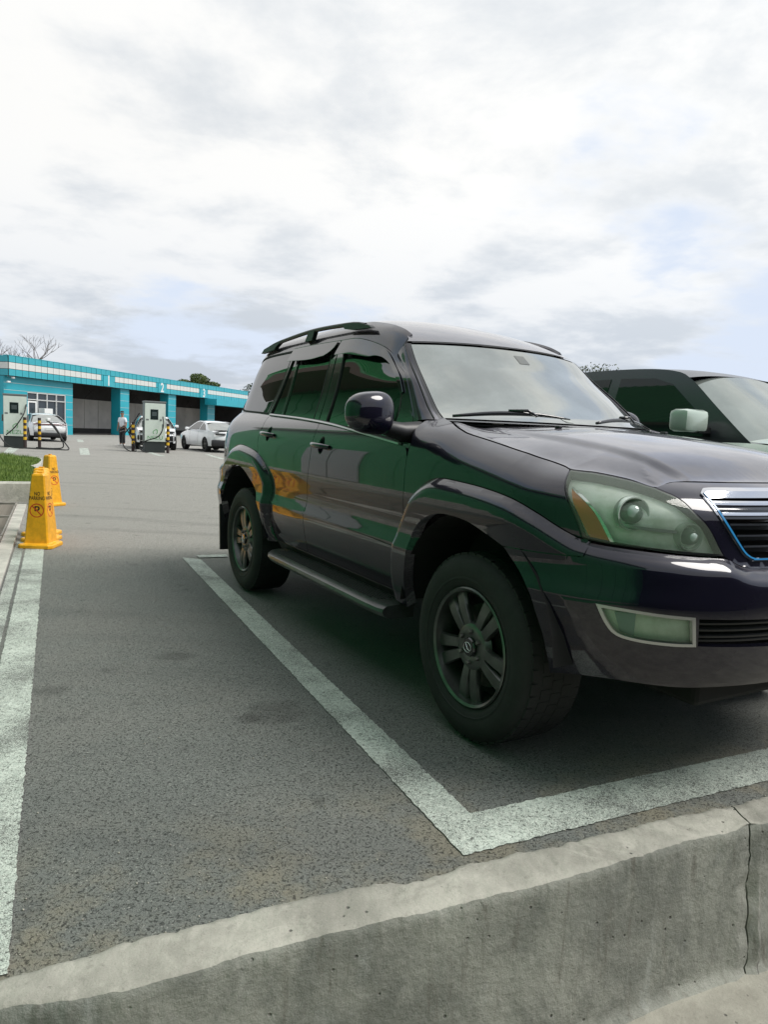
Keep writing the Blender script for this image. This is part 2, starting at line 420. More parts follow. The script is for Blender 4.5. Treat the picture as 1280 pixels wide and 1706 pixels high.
M['satin']=simple('satin_silver',(.42,.43,.43),.28,metal=.9)
M['blue_film']=simple('blue_protective_film',(.03,.24,.55),.2,coat=.6)
M['glass']=simple('tinted_glass',(.008,.011,.010),.015,coat=0,ior=1.85)
M['screen_glass']=simple('windscreen_glass',(.42,.44,.42),.03,metal=.85,var=.12,vs=3)
M['screen_dark']=simple('windscreen_frit',(.20,.21,.20),.05,metal=.8)
M['seal']=simple('rubber_seal',(.006,.006,.006),.75)
M['visor']=simple('smoked_visor',(.02,.022,.022),.06,ior=1.55,coat=.5)
M['well']=simple('wheel_well',(.006,.006,.006),.9)
M['amber']=simple('amber_reflector',(.95,.22,.01),.35)
M['red_lens']=simple('red_lens',(.12,.008,.008),.08,coat=1)
M['lamp_bowl']=simple('lamp_reflector',(.88,.93,.84),.35,metal=.0,var=.2,vs=14)
M['lamp_black']=simple('lamp_inner',(.22,.36,.38),.3)
M['lamp_ring']=simple('lamp_ring',(.62,.68,.64),.25,metal=.3)
M['lamp_glassy']=simple('projector_glass',(.30,.38,.34),.06,coat=.8)
M['steel']=simple('brake_steel',(.18,.17,.16),.45,metal=.8,var=.3)
def clear_lens(name,tint,refl=.5,milk=.17):
    t=NT(name); N,L=t.N,t.L; tr=N.new('ShaderNodeBsdfTransparent'); tr.inputs[0].default_value=(*tint,1)
    gl=N.new('ShaderNodeBsdfGlossy'); gl.inputs['Roughness'].default_value=.04
    fr=N.new('ShaderNodeFresnel'); fr.inputs[0].default_value=1.5
    mx=N.new('ShaderNodeMixShader'); L.new(fr.outputs[0],mx.inputs[0]); L.new(tr.outputs[0],mx.inputs[1]); L.new(gl.outputs[0],mx.inputs[2]); df=N.new('ShaderNodeBsdfTranslucent'); df.inputs[0].default_value=(.80,.88,.76,1); d2=N.new('ShaderNodeBsdfDiffuse'); d2.inputs[0].default_value=(.62,.72,.58,1); m2=N.new('ShaderNodeMixShader'); m2.inputs[0].default_value=.5; L.new(df.outputs[0],m2.inputs[1]); L.new(d2.outputs[0],m2.inputs[2]); m3=N.new('ShaderNodeMixShader'); m3.inputs[0].default_value=milk; L.new(mx.outputs[0],m3.inputs[1]); L.new(m2.outputs[0],m3.inputs[2]); L.new(m3.outputs[0],t.out.inputs[0]); return t.m
M['lens']=clear_lens('lamp_lens',(.93,.97,.93)); M['fog_lens']=clear_lens('fog_lens',(.9,.97,.9),milk=.10)

def make_wheel(parent,x,y,side,R=.379,seen=True):
    """side=-1: outer face looks to -y"""
    w=empty('wheel',(x,y,R),0,parent=parent)
    s=side
    # tyre: bulged carcass and tread blocks
    prof=[(.232,.0),(.242,.012),(.262,.022),(.30,.030),(.33,.026),(.352,.014),(.366,-.006),(.3715,-.03),(.3725,-.06),(.3725,-.185),(.3715,-.215),(.366,-.24),(.33,-.262),(.25,-.255),(.232,-.24)]
    t=MB(); t.lathe([(r,h*(-s)) for r,h in prof],96)
    # raised ring + lettering-like ribs on the sidewall
    t.lathe([(.268,-s*.0225),(.271,-s*.0265),(.276,-s*.0265),(.279,-s*.026)],96)
    t.build('tyre',M['rubber'],w,ang=50)
    tb=MB()
    n=46
    for i in range(n):
        th=2*math.pi*i/n
        for k,(yy,wd,tw,sh) in enumerate(((-.022,.040,.8,.0),(-.070,.044,.72,.5),(-.119,.042,.72,.1),(-.168,.042,.72,.6),(-.214,.036,.8,.2))):
            a=th+sh*2*math.pi/n; r=.3675 if 0<k<4 else .3650
            c=(r*math.cos(a),yy*(-s),r*math.sin(a))
            tb.box(c,(.013,wd,2*math.pi*R/n*tw),ry=-a,rx=0)
    o=tb.build('tread_blocks',M['rubber'],w); o['kind']='stuff'
    # rim barrel and lip
    rb=MB(); rb.lathe([(.234,-s*.004),(.238,-s*.014),(.232,-s*.019),(.222,-s*.012),(.216,s*.02),(.205,s*.05),(.20,s*.14),(.20,s*.20)],96)
    rb.build('rim',M['rim'],w,ang=40)
    bk=MB(); bk.lathe([(.205,s*.105),(.01,s*.105)],48); bk.build('brake_backing',M['rim_dark'],w,ang=40)
    ds=MB(); ds.lathe([(.165,s*.085),(.165,s*.07),(.07,s*.07)],64); ds.build('brake_disc',M['steel'],w,ang=40)
    for k in range(5):
        a0=math.radians(-90+72*k)
        sp=MB()
        def arm(off0,off1,tw0,tw1):
            rows=[]
            for i in range(7):
                f=i/6; r=.05+(.222-.05)*f; off=off0+(off1-off0)*f**1.1; hw=tw0+(tw1-tw0)*f
                d=-s*(-.012+.016*math.sin(f*2.2)-.010*f)   # face dish
                th=.026
                rows.append((r,off,hw,d,th))
            k0=len(sp.v)
            for r,off,hw,d,th in rows:
                for (o,dd) in ((-hw,s*.012),(-hw*.78,0),(hw*.78,0),(hw,s*.012),(hw*.9,s*th),(-hw*.9,s*th)):
                    xx=r*math.cos(a0)-(off+o)*math.sin(a0); zz=r*math.sin(a0)+(off+o)*math.cos(a0)
                    sp.v.append((xx,d+dd,zz))
            for i in range(6):
                for j in range(6): sp.f.append((k0+i*6+j,k0+i*6+(j+1)%6,k0+(i+1)*6+(j+1)%6,k0+(i+1)*6+j))
            sp.f.append(tuple(k0+36+j for j in range(6)))
        arm(.018,.041,.021,.030); arm(-.018,-.041,.021,.030)
        sp.build('spoke',M['rim'],w,ang=35)
    hb=MB(); hb.lathe([(.105,s*.03),(.092,s*.008),(.078,s*.002),(.05,s*.002),(.038,s*.006),(.0,s*.006)],60)
    hb.build('hub',M['rim'],w,ang=35)
    cap=MB(); cap.lathe([(.038,s*.006),(.038,-s*.004),(.034,-s*.009),(.0,-s*.011)],40); cp=cap.build('centre_cap',M['gloss_black'],w,ang=35)
    for k in range(6):
        a=math.radians(30+60*k); l=MB(); l.lathe([(.0001,-s*.012),(.007,-s*.011),(.0095,-s*.006),(.0095,s*.01)],6,c=(.062*math.cos(a),0,.062*math.sin(a))); l.build('lug_nut',M['steel'],w,ang=35)
    # emblem: slanted stroke in an oval ring
    em=MB(); ring=[]
    for j in range(40):
        th=2*math.pi*j/40; ring.append((.024*math.cos(th),-s*.0125,.0195*math.sin(th)))
    em.tube(ring+[ring[0]],.0013,6,False)
    em.tube([(s*.012*-1*-1,-s*.0125,.015),(s*-.004,-s*.0125,-.0085),(s*-.018,-s*.0125,-.0085)] if s<0 else [(-.012,-s*.0125,.015),(.004,-s*.0125,-.0085),(.018,-s*.0125,-.0085)],.0018,6)
    em.build('emblem',M['chrome'],w,True)
    return w

def make_suv():
    fwd=math.atan2(-math.cos(.5144),math.sin(.5144))
    s_,c_=math.sin(.5144),math.cos(.5144)
    # car origin (front axle centre on the ground) in world
    dx,dy=-2.2134,2.5522
    loc=(dx*s_+dy*c_*-1*-1*0+ -(-1)*0,0,0)
    X=dx*s_-(dy)*(-c_); Y=dx*(-c_)+dy*s_
    root=empty('suv',(X,Y,0),fwd,'Large dark midnight-blue SUV with black roof rails, filling the white-lined parking bay','suv')
    mir=[]
    def P(*a,both=True,**k):
        o=panel(*a,**k)
        if both: mir.append(o)
        return o
    zt=lambda p:[tuple(q) for q in p]
    flare=[(-.64,.44),(-.627,.567),(-.600,.70),(-.575,.795),(-.516,.881),(-.447,.956),(-.358,1.004),(-.27,1.022),(-.136,1.019),(.032,1.008),(.195,.986),(.313,.951),(.416,.907),(.475,.882)]
    arch=[(.199,.817),(.128,.842),(-.016,.879),(-.192,.884),(-.324,.846),(-.406,.776),(-.430,.67),(-.470,.53),(-.49,.42)]
    archb=[(.199,.817),(.267,.757),(.334,.689),(.364,.606),(.383,.532),(.39,.44),(.393,.395)]
    gapF=[(-.575,.795),(-.568,.90),(-.568,1.009),(-.570,1.107),(-.572,1.169),(-.603,1.222),(-.62,1.262)]
    ftop=[(-.62,1.262),(-.57,1.283),(-.525,1.275),(-.452,1.26),(-.337,1.229),(-.256,1.209),(-.066,1.176),(.12,1.145),(.331,1.116),(.391,1.104)]
    lrear=[(.391,1.104),(.405,1.06),(.433,1.01),(.454,.97),(.475,.925),(.488,.882)]
    lbot=[(.488,.882),(.58,.872),(.745,.862),(.861,.856),(.950,.852)]
    lin=[(.950,.852),(.908,.937),(.857,.992),(.812,1.033),(.738,1.062)]
    ltop=[(.738,1.062),(.642,1.083),(.52,1.098),(.452,1.101),(.391,1.104)]
    # --- fender
    P('front_fender',SA,outline([gapF,ftop,lrear,[(.488,.882),(.475,.882)],flare[::-1][:11]],.015),M['paint'],root,h=.02)
    fl=outline([flare,[(.475,.882),(.515,.874),(.50,.83)],[(.50,.83),(.345,.822),(.199,.817)],arch,[(-.49,.42),(-.64,.44)]],.012)
    P('front_arch_flare',SA,fl,M['paint'],root,h=.014,rim=.05,gap=.001)
    # --- bumper, one piece round the nose
    m=lambda p:[(2*UC-a,b) for a,b in p][::-1]
    top=[(.515,.874),(.58,.868),(.74,.858),(.85,.852),(.955,.846),(1.014,.82),(1.1,.812),(UC,.811)]
    bot=[(.393,.395),(.47,.415),(.56,.425),(.66,.425),(.80,.42),(1.0,.425),(UC,.43)]
    fog=[[(.549,.686),(.638,.680),(.735,.672),(.824,.667)],[(.824,.667),(.830,.570)],[(.830,.570),(.763,.569),(.664,.575),(.604,.590),(.575,.625),(.549,.686)]]
    fogo=outline(fog,.012)
    intake=np.array([(.836,.662),(1.1,.658),(2*UC-1.1,.658),(2*UC-.836,.662),(2*UC-.836,.572),(2*UC-1.1,.565),(1.1,.565),(.836,.572)])
    intake=outline([[tuple(p)] for p in intake],.03)
    fogm=np.stack([2*UC-fogo[:,0],fogo[:,1]],1)
    half=[(.50,.83),(.345,.822),(.199,.817)]
    bpoly=outline([archb,bot,m(bot),m(archb),m(half),m([(.515,.874),(.50,.83)]),m(top),top[::-1],[(.515,.874),(.50,.83)],half],.014)
    panel('front_bumper',SA,bpoly,M['paint'],root,h=.018,rim=.03,holes=[fogo,fogm,intake])
    ik=outline([[(.83,.667)],[(2*UC-.83,.667)],[(2*UC-.83,.567)],[(.83,.567)]],.04)
    panel('lower_intake',SA,ik,M['well'],root,h=.04,off=-.045,rim=0)
    for zz in (.640,.618,.596,.583):
        sl=outline([[(.838,zz+.003)],[(2*UC-.838,zz+.003)],[(2*UC-.838,zz-.003)],[(.838,zz-.003)]],.04)
        panel('intake_slat',SA,sl,M['black_trim'],root,h=.04,off=-.02,rim=.015,gap=0)
    lip=outline([[(.62,.428),(.8,.43),(1.0,.43),(2*UC-1,.43),(2*UC-.8,.43),(2*UC-.62,.428)],[(2*UC-.62,.428),(2*UC-.7,.385)],[(2*UC-.7,.385),(2*UC-.9,.375),(.9,.375),(.7,.385)],[(.7,.385),(.62,.428)]],.03)
    panel('valance',SA,lip,M['black_trim'],root,h=.04,off=-.05,rim=0,gap=0)
    # --- fog lamp
    fi=inset(fogo,.004)
    P('fog_lamp_bezel',SA,fogo,M['satin'],root,h=.01,off=.002,rim=.02,gap=0,holes=[inset(fogo,.0095)])
    P('fog_lamp_housing',SA,fi,M['lamp_bowl'],root,h=.02,off=-.03,rim=0,gap=0)
    P('fog_lamp_lens',SA,inset(fogo,.009),M['fog_lens'],root,h=.02,off=-.004,rim=.0,gap=0)
    P('fog_lamp_trim',SA,outline([[(.60,.66)],[(.66,.665)],[(.655,.585)],[(.615,.595)]],.01),M['lamp_black'],root,h=.02,off=-.022,rim=.004,gap=0)
    # --- headlamp
    lamp=outline([lrear,lbot,lin,ltop],.012)
    P('headlamp_housing',SA,lamp,M['lamp_bowl'],root,h=.02,off=-.034,rim=0,gap=0)
    P('headlamp_surround',SA,lamp,M['black_trim'],root,h=.01,off=-.001,rim=.04,gap=.001,holes=[inset(lamp,.007)])
    P('headlamp_lens',SA,inset(lamp,.006),M['lens'],root,h=.016,off=.002,rim=0,gap=0)
    amb=outline([[(.437,1.050),(.482,1.023),(.520,.985),(.552,.935),(.578,.882)],[(.578,.882),(.512,.888)],[(.512,.888),(.482,.945),(.457,.996),(.437,1.050)]],.012)
    P('turn_signal',SA,amb,M['amber'],root,h=.014,off=-.012,rim=.03,gap=0)
    P('turn_signal_edge',SA,outline([[(.437,1.056),(.488,1.027),(.528,.988),(.561,.937),(.590,.880)],[(.590,.880),(.578,.880)],[(.578,.880),(.552,.935),(.520,.985),(.482,1.021),(.437,1.050)]],.012),M['chrome'],root,h=.02,off=-.008,rim=.02,gap=0)
    def lampcup(u,z,r,dep,nm,mat2):
        c=SA([u],[z])[0]; e=1e-3
        nn=np.cross(SA([u+e],[z])[0]-SA([u-e],[z])[0],SA([u],[z+e])[0]-SA([u],[z-e])[0]); nn/=np.linalg.norm(nn)
        if nn[0]<0: nn=-nn
        ax=Vector((.93,-.32 if False else -nn[1]*.5,0)).normalized()
        cc=Vector((c[0],-c[1],c[2]))-Vector((nn[0],-nn[1],nn[2]))*dep
        q=ax.to_track_quat('Z','Y').to_matrix()
        for (prof,mt,n2) in (([(r*.35,-.03),(r*.8,-.015),(r,.012),(r*1.08,.012),(r*1.1,-.02)],M['lamp_ring'],nm),([(0,.0),(r*.3,-.001),(r*.5,-.008),(r*.62,-.02),(r*.66,-.045)],mat2,nm+'_glass')):
            b=MB(); b.lathe([(rr,hh+(.03 if n2.endswith('glass') else 0)) for rr,hh in prof],28,'Z'); b.v=[tuple(cc+q@Vector(v)) for v in b.v]
            mir.append(b.build(n2,mt,root,ang=40))
    lampcup(.655,.985,.052,.026,'low_beam_projector',M['lamp_glassy'])
    lampcup(.845,.912,.042,.026,'high_beam_reflector',M['lamp_glassy'])
    P('lamp_shelf',SA,outline([[(.60,.945),(.70,.937),(.82,.93)],[(.82,.93),(.80,.922)],[(.80,.922),(.70,.926),(.60,.935)],],.014),M['satin'],root,h=.02,off=-.02,rim=.02,gap=0)
    P('side_marker_bowl',SA,outline([[(.60,.925),(.70,.915),(.79,.912)],[(.79,.912),(.79,.87)],[(.79,.87),(.60,.875)],[(.60,.875),(.60,.925)]],.014),M['lamp_black'],root,h=.02,off=-.035,rim=.01,gap=0)
    # --- grille
    ch=[(.899,1.046),(.915,1.058),(.945,1.063),(1.1,1.065),(UC,1.066)]
    cl=[(UC,.836),(1.087,.836),(1.061,.838),(1.030,.852),(1.001,.893),(.944,.975),(.899,1.046)]
    chr_=outline([ch,m(ch),m(cl),cl],.012)
    chi=inset(chr_,.0105)
    sur=outline([[(.738,1.062),(.812,1.033),(.857,.992),(.908,.937),(.950,.852)],[(.950,.852),(.957,.846),(1.014,.82),(1.1,.812),(UC,.811)],m([(.950,.852),(.957,.846),(1.014,.82),(1.1,.812),(UC,.811)]),m([(.738,1.062),(.812,1.033),(.857,.992),(.908,.937),(.950,.852)]),m([(.738,1.062),(.80,1.078),(.9,1.082),(UC,1.084)]),[(UC,1.084),(.9,1.082),(.80,1.078),(.738,1.062)]],.012)
    panel('grille_surround',SA,sur,M['paint'],root,h=.016,rim=.02,gap=.001,holes=[inset(chr_,.002)])
    panel('grille_frame',SA,chr_,M['chrome'],root,h=.01,off=.006,rim=.03,gap=0,holes=[chi])
    blue=outline([[(.899,1.040),(.944,.970),(1.001,.888),(1.030,.846),(1.061,.831),(1.087,.829),(UC,.829)],m([(.899,1.040),(.944,.970),(1.001,.888),(1.030,.846),(1.061,.831),(1.087,.829),(UC,.829)]),m([(.893,1.044),(.890,1.040),(.936,.966),(.992,.884),(1.024,.840),(1.058,.824),(1.087,.822),(UC,.822)]),[(.893,1.044),(.890,1.040),(.936,.966),(.992,.884),(1.024,.840),(1.058,.824),(1.087,.822),(UC,.822)][::-1]],.012)
    film=outline([[(.913,1.043),(.952,.983),(1.008,.900),(1.036,.860),(1.064,.846),(1.087,.844),(UC,.844)],m([(.913,1.043),(.952,.983),(1.008,.900),(1.036,.860),(1.064,.846),(1.087,.844),(UC,.844)]),m([(.907,1.046),(.946,.979),(1.002,.896),(1.031,.856),(1.062,.841),(1.087,.839),(UC,.839)]),[(.907,1.046),(.946,.979),(1.002,.896),(1.031,.856),(1.062,.841),(1.087,.839),(UC,.839)][::-1]],.012)
    panel('frame_film',SA,film,M['blue_film'],root,h=.012,off=.0085,rim=.002,gap=0)
    panel('grille_backing',SA,chi,M['well'],root,h=.03,off=-.07,rim=0,gap=0)
    for i,zz in enumerate((1.022,.985,.948,.911,.876)):
        t=np.interp(zz,[.838,.852,.893,.975,1.046],[1.061,1.03,1.001,.944,.899])+.017
        sl=outline([[(t,zz+.008)],[(2*UC-t,zz+.008)],[(2*UC-t,zz-.008)],[(t+.004,zz-.008)]],.03)
        panel('grille_bar',SA,sl,M['gloss_black'],root,h=.03,off=-.022,rim=.04,gap=0)
        sl=outline([[(t+.01,zz+.0105)],[(2*UC-t-.01,zz+.0105)],[(2*UC-t-.01,zz+.0045)],[(t+.01,zz+.0045)]],.03)
        panel('chrome_strip',SA,sl,M['chrome'],root,h=.03,off=-.006,rim=.012,gap=0,offfn=None)
    # --- doors
    SILL=.452
    bg=[(-1.682,1.243),(-1.655,1.20),(-1.650,1.10),(-1.652,1.017),(-1.685,.83),(-1.700,.70),(-1.705,.60),(-1.712,SILL)]
    beltF=[(-1.682,1.243),(-1.45,1.226),(-1.28,1.210),(-1.0,1.184),(-.80,1.165),(-.66,1.150),(-.600,1.140)]
    def handle_cut(u,z): return np.array([(u+.040*math.cos(t),z+.050*math.sin(t)) for t in np.linspace(0,2*math.pi,28)[:-1]])
    P('front_door',SA,outline([beltF,[(-.600,1.140),(-.572,1.10),(-.568,1.009),(-.568,.90),(-.575,.795)],[(-.575,.795),(-.600,.70),(-.627,.567),(-.64,SILL)],[(-.64,SILL),(-1.712,SILL)],bg[::-1]],.015),M['paint'],root,h=.02,holes=[handle_cut(-1.52,1.110)])
    P('front_belt_moulding',SA,outline([[(-1.685,1.249),(-1.45,1.232),(-1.28,1.216),(-1.0,1.190),(-.80,1.171),(-.64,1.155)],[(-.64,1.155),(-.64,1.144)],[(-.64,1.144),(-.80,1.160),(-1.0,1.179),(-1.28,1.205),(-1.45,1.221),(-1.685,1.238)],[(-1.685,1.238),(-1.685,1.249)]],.02),M['black_trim'],root,h=.02,off=.006,rim=.012,gap=0)
    rg=[(-2.640,1.282),(-2.583,1.197),(-2.591,1.112),(-2.560,1.03),(-2.545,1.010)]
    rfl=[(-2.545,1.010),(-2.457,.979),(-2.336,.896),(-2.29,.798),(-2.283,.573),(-2.25,SILL)]
    P('rear_door',SA,outline([[(-2.640,1.282),(-2.2,1.266),(-1.90,1.253),(-1.682,1.243)],bg,[(-1.712,SILL),(-2.25,SILL)],rfl[::-1],rg[::-1]],.015),M['paint'],root,h=.02,holes=[handle_cut(-2.41,1.152)])
    P('rear_belt_moulding',SA,outline([[(-2.64,1.288),(-2.2,1.272),(-1.90,1.259),(-1.682,1.249)],[(-1.682,1.249),(-1.682,1.238)],[(-1.682,1.238),(-1.9,1.248),(-2.2,1.261),(-2.64,1.277)],[(-2.64,1.277),(-2.64,1.288)]],.02),M['black_trim'],root,h=.02,off=.006,rim=.012,gap=0)
    P('belt_highlight',SA,outline([[(-2.63,1.2835),(-2.2,1.2675),(-1.9,1.2545),(-1.45,1.2275),(-1.0,1.1855),(-.66,1.1525)],[(-.66,1.1525),(-.66,1.1455)],[(-.66,1.1455),(-1.0,1.1785),(-1.45,1.2205),(-1.9,1.2475),(-2.2,1.2605),(-2.63,1.2765)],[(-2.63,1.2765),(-2.63,1.2835)]],.03),M['satin'],root,h=.02,off=.010,rim=.006,gap=0)  # pale strip put in for the highlight along the body-coloured belt shelf
    for (u,z) in ((-1.52,1.110),(-2.41,1.152)):
        P('handle_cup',SA,handle_cut(u,z),M['paint'],root,h=.012,rim=0,gap=0,offfn=lambda a,b,u=u,z=z:-.022*np.clip(1-((a-u)/.042)**2-((b-z)/.052)**2,0,1)**.5)
        b=MB(); pts=[];c=SA([u]*9,[z]*9)[0]
        for i in range(9):
            f=i/8; uu=u-.115+.23*f; q=SA([uu],[z+.004-.010*f])[0]; o=.004+.030*math.sin(math.pi*min(1,max(0,f*1.0)))**.55
            pts.append((q[0],-(q[1]+o),q[2]))
        b.tube(pts,[.010,.0135,.015,.0155,.0155,.0155,.015,.0135,.010],10)
        mir.append(b.build('door_handle',M['paint'],root,ang=60))
    P('rocker_panel',SA,outline([[(-2.25,.448),(-.64,.448)],[(-.64,.448),(-.64,.375)],[(-.64,.375),(-2.22,.375)],[(-2.22,.375),(-2.25,.448)]],.03),M['black_trim'],root,h=.04,off=-.004,rim=.05,gap=0)
    # side cladding highlight moulding
    P('cladding_strip',SA,outline([[(-2.24,.712),(-1.7,.706),(-1.1,.693),(-.625,.680)],[(-.625,.680),(-.625,.668)],[(-.625,.668),(-1.1,.681),(-1.7,.694),(-2.24,.700)],[(-2.24,.700),(-2.24,.712)]],.03),M['paint'],root,h=.012,off=0,rim=.002,gap=0,offfn=lambda u,z:.006*np.clip(1-(np.abs(z-(.700+(-.020)*(u+1.7)/1.1*-1*-1)) /.008)**2,0,1))
    # --- rear flare, quarter
    RE=-3.22-LF*.72
    rflT=[(-2.25,.44),(-2.283,.573),(-2.29,.798),(-2.336,.896),(-2.457,.979),(-2.624,1.029),(-2.93,1.058),(-3.12,1.025),(-3.266,.93),(-3.36,.893)]
    rarch=[(-3.29,.40),(-3.28,.60),(-3.27,.72),(-3.21,.825),(-3.10,.880),(-2.99,.905),(-2.86,.912),(-2.737,.892),(-2.60,.83),(-2.48,.76),(-2.38,.65),(-2.34,.55),(-2.318,.44)]
    P('rear_arch_flare',SA,outline([rflT,[(-3.36,.893),(-3.36,.40)],[(-3.36,.40),(-3.29,.40)],rarch,[(-2.318,.44),(-2.25,.44)]],.012),M['paint'],root,h=.014,rim=.05,gap=.001)
    qt=[(-2.640,1.282),(-2.9,1.292),(-3.2,1.30),(-3.5,1.30),(RE,1.30)]
    P('quarter_panel',SA,outline([rg,[(-2.545,1.010),(-2.624,1.029),(-2.93,1.058),(-3.12,1.025),(-3.266,.93),(-3.36,.893)],[(-3.36,.893),(RE,.889)],[(RE,.889),(RE,1.30)],qt[::-1]],.015),M['paint'],root,h=.02)
    P('rear_bumper',SA,outline([[(-3.362,.886),(-3.6,.885),(UC*0-3.22-LF,.885)],[(-3.22-LF,.885),(-3.22-LF,.48)],[(-3.22-LF,.48),(-3.5,.50),(-3.362,.46)],[(-3.362,.46),(-3.362,.886)]],.02),M['paint'],root,h=.025,rim=.03)
    P('tailgate_lower',SA,outline([[(RE-.02,1.30)],[(RE-.02,.89)],[(-3.22-LF,.89)],[(-3.22-LF,1.30)]],.03),M['paint'],root,h=.04)
    tl=outline([[(-3.60,.96)],[(-3.60,1.20),(-3.62,1.30),(-3.66,1.40),(-3.70,1.46)],[(-3.86,1.46)],[(-3.86,.96)]],.02)
    tl=outline([[(-3.66,.95),(-3.64,1.10),(-3.645,1.22),(-3.67,1.305)],[(-3.67,1.305),(-4.0,1.305)],[(-4.0,1.305),(-4.0,.95)],[(-4.0,.95),(-3.66,.95)]],.02)
    P('tail_lamp',SA,tl,M['red_lens'],root,h=.02,off=.012,rim=.02,gap=0)
    tl=outline([[(-3.67,1.30),(-3.70,1.38),(-3.74,1.47)],[(-3.74,1.47),(-4.0,1.48)],[(-4.0,1.48),(-4.0,1.30)],[(-4.0,1.30),(-3.67,1.30)]],.02)
    P('upper_tail_lamp',SG,tl,M['red_lens'],root,h=.02,off=.010,rim=.02,gap=0)
    # --- greenhouse
    qg=[[(-2.592,1.290),(-2.540,1.47),(-2.503,1.62),(-2.515,1.69),(-2.545,1.728)],[(-2.545,1.728),(-2.8,1.727),(-3.141,1.724),(-3.34,1.712)],[(-3.34,1.712),(-3.42,1.68),(-3.46,1.60),(-3.47,1.50),(-3.43,1.40),(-3.33,1.335),(-3.20,1.312)],[(-3.20,1.312),(-3.04,1.305),(-2.8,1.297),(-2.592,1.290)]]
    qgo=outline(qg,.014)
    fd=[[(-1.690,1.243),(-1.70,1.40),(-1.725,1.56),(-1.752,1.68),(-1.769,1.741)],[(-1.769,1.741),(-1.5,1.741),(-1.304,1.730),(-1.189,1.717),(-1.093,1.690),(-1.0,1.630),(-.913,1.558),(-.789,1.433),(-.675,1.315),(-.625,1.262)],[(-.625,1.262),(-.61,1.20),(-.605,1.152)],[(-.605,1.152),(-.80,1.166),(-1.0,1.184),(-1.28,1.210),(-1.45,1.226),(-1.690,1.243)]]
    fdo=outline(fd,.014)
    fg=outline([[(-1.590,1.236),(-1.600,1.40),(-1.630,1.56),(-1.668,1.704)],[(-1.668,1.704),(-1.471,1.714),(-1.309,1.704),(-1.19,1.684),(-1.09,1.638),(-.963,1.523),(-.83,1.39)],[(-.83,1.39),(-.79,1.28),(-.775,1.166)],[(-.775,1.166),(-1.0,1.188),(-1.28,1.214),(-1.590,1.236)]],.014)
    rd=[[(-2.640,1.284),(-2.56,1.45),(-2.505,1.63),(-2.505,1.700),(-2.530,1.746)],[(-2.530,1.746),(-2.2,1.746),(-1.781,1.741)],[(-1.781,1.741),(-1.762,1.68),(-1.735,1.56),(-1.71,1.40),(-1.700,1.245)],[(-1.700,1.245),(-2.2,1.267),(-2.640,1.284)]]
    rdo=outline(rd,.014)
    rgl=outline([[(-2.545,1.288),(-2.50,1.45),(-2.465,1.62),(-2.475,1.70)],[(-2.475,1.70),(-2.2,1.716),(-1.84,1.714)],[(-1.84,1.714),(-1.82,1.60),(-1.79,1.43),(-1.775,1.254)],[(-1.775,1.254),(-2.2,1.272),(-2.545,1.288)]],.014)
    body=outline([[(-4.05,1.27),(-3.6,1.27),(-3.2,1.28),(-2.655,1.275)],[(-2.655,1.275),(-2.6,1.262),(-1.7,1.225),(-.60,1.13)],[(-.60,1.13),(-.605,1.262),(-.655,1.325),(-.77,1.443),(-.895,1.570),(-.98,1.645),(-1.075,1.705)],[(-1.075,1.705),(-1.075,1.848)],[(-1.075,1.848),(-1.5,1.848),(-3.3,1.848),(-4.05,1.848)],[(-4.05,1.848),(-4.05,1.27)]],.014)
    hole=outline([rd[0],rd[1],[(-1.775,1.741),(-1.769,1.741)],fd[1],[(-.625,1.262),(-.62,1.20),(-.62,1.15)],[(-.62,1.15),(-1.0,1.17),(-1.69,1.235),(-2.2,1.258),(-2.640,1.280)]],.014)
    P('body_side_upper',SG,body,M['paint'],root,h=.02,gap=0,holes=[inset(hole,-.001),inset(qgo,-.001)])
    P('quarter_window',SG,qgo,M['glass'],root,h=.03,off=-.003,rim=.01,gap=.001)
    for nm,o,g in (('front_door_frame',fdo,fg),('rear_door_frame',rdo,rgl)):
        P(nm,SG,o,M['paint'] if nm[0]=='x' else M['gloss_black'],root,h=.014,off=.001,rim=.02,holes=[g])
    P('front_door_window',SG,inset(fg,-.004),M['glass'],root,h=.03,off=-.007,rim=0,gap=0)
    P('rear_door_window',SG,inset(rgl,-.004),M['glass'],root,h=.03,off=-.007,rim=0,gap=0)
    P('quarter_window_seal',SG,inset(qgo,-.004),M['seal'],root,h=.012,off=.0015,rim=.01,gap=0,holes=[inset(qgo,.009)])
    for g_ in (fg,rgl):
        P('window_seal',SG,inset(g_,-.005),M['seal'],root,h=.012,off=.002,rim=.01,gap=0,holes=[inset(g_,.006)])
    dv=outline([[(-2.335,1.276),(-2.352,1.45),(-2.378,1.62),(-2.384,1.712)],[(-2.384,1.712),(-2.352,1.712)],[(-2.352,1.712),(-2.346,1.62),(-2.320,1.45),(-2.303,1.274)],[(-2.303,1.274),(-2.335,1.276)]],.02)
    P('window_divider',SG,dv,M['gloss_black'],root,h=.02,off=.001,rim=.012,gap=0)
    dv=outline([[(-.86,1.180),(-.842,1.30),(-.838,1.395)],[(-.838,1.395),(-.822,1.380)],[(-.822,1.380),(-.826,1.30),(-.842,1.180)],[(-.842,1.180),(-.86,1.180)]],.02)
    P('quarterlight_divider',SG,dv,M['gloss_black'],root,h=.02,off=.002,rim=.012,gap=0)
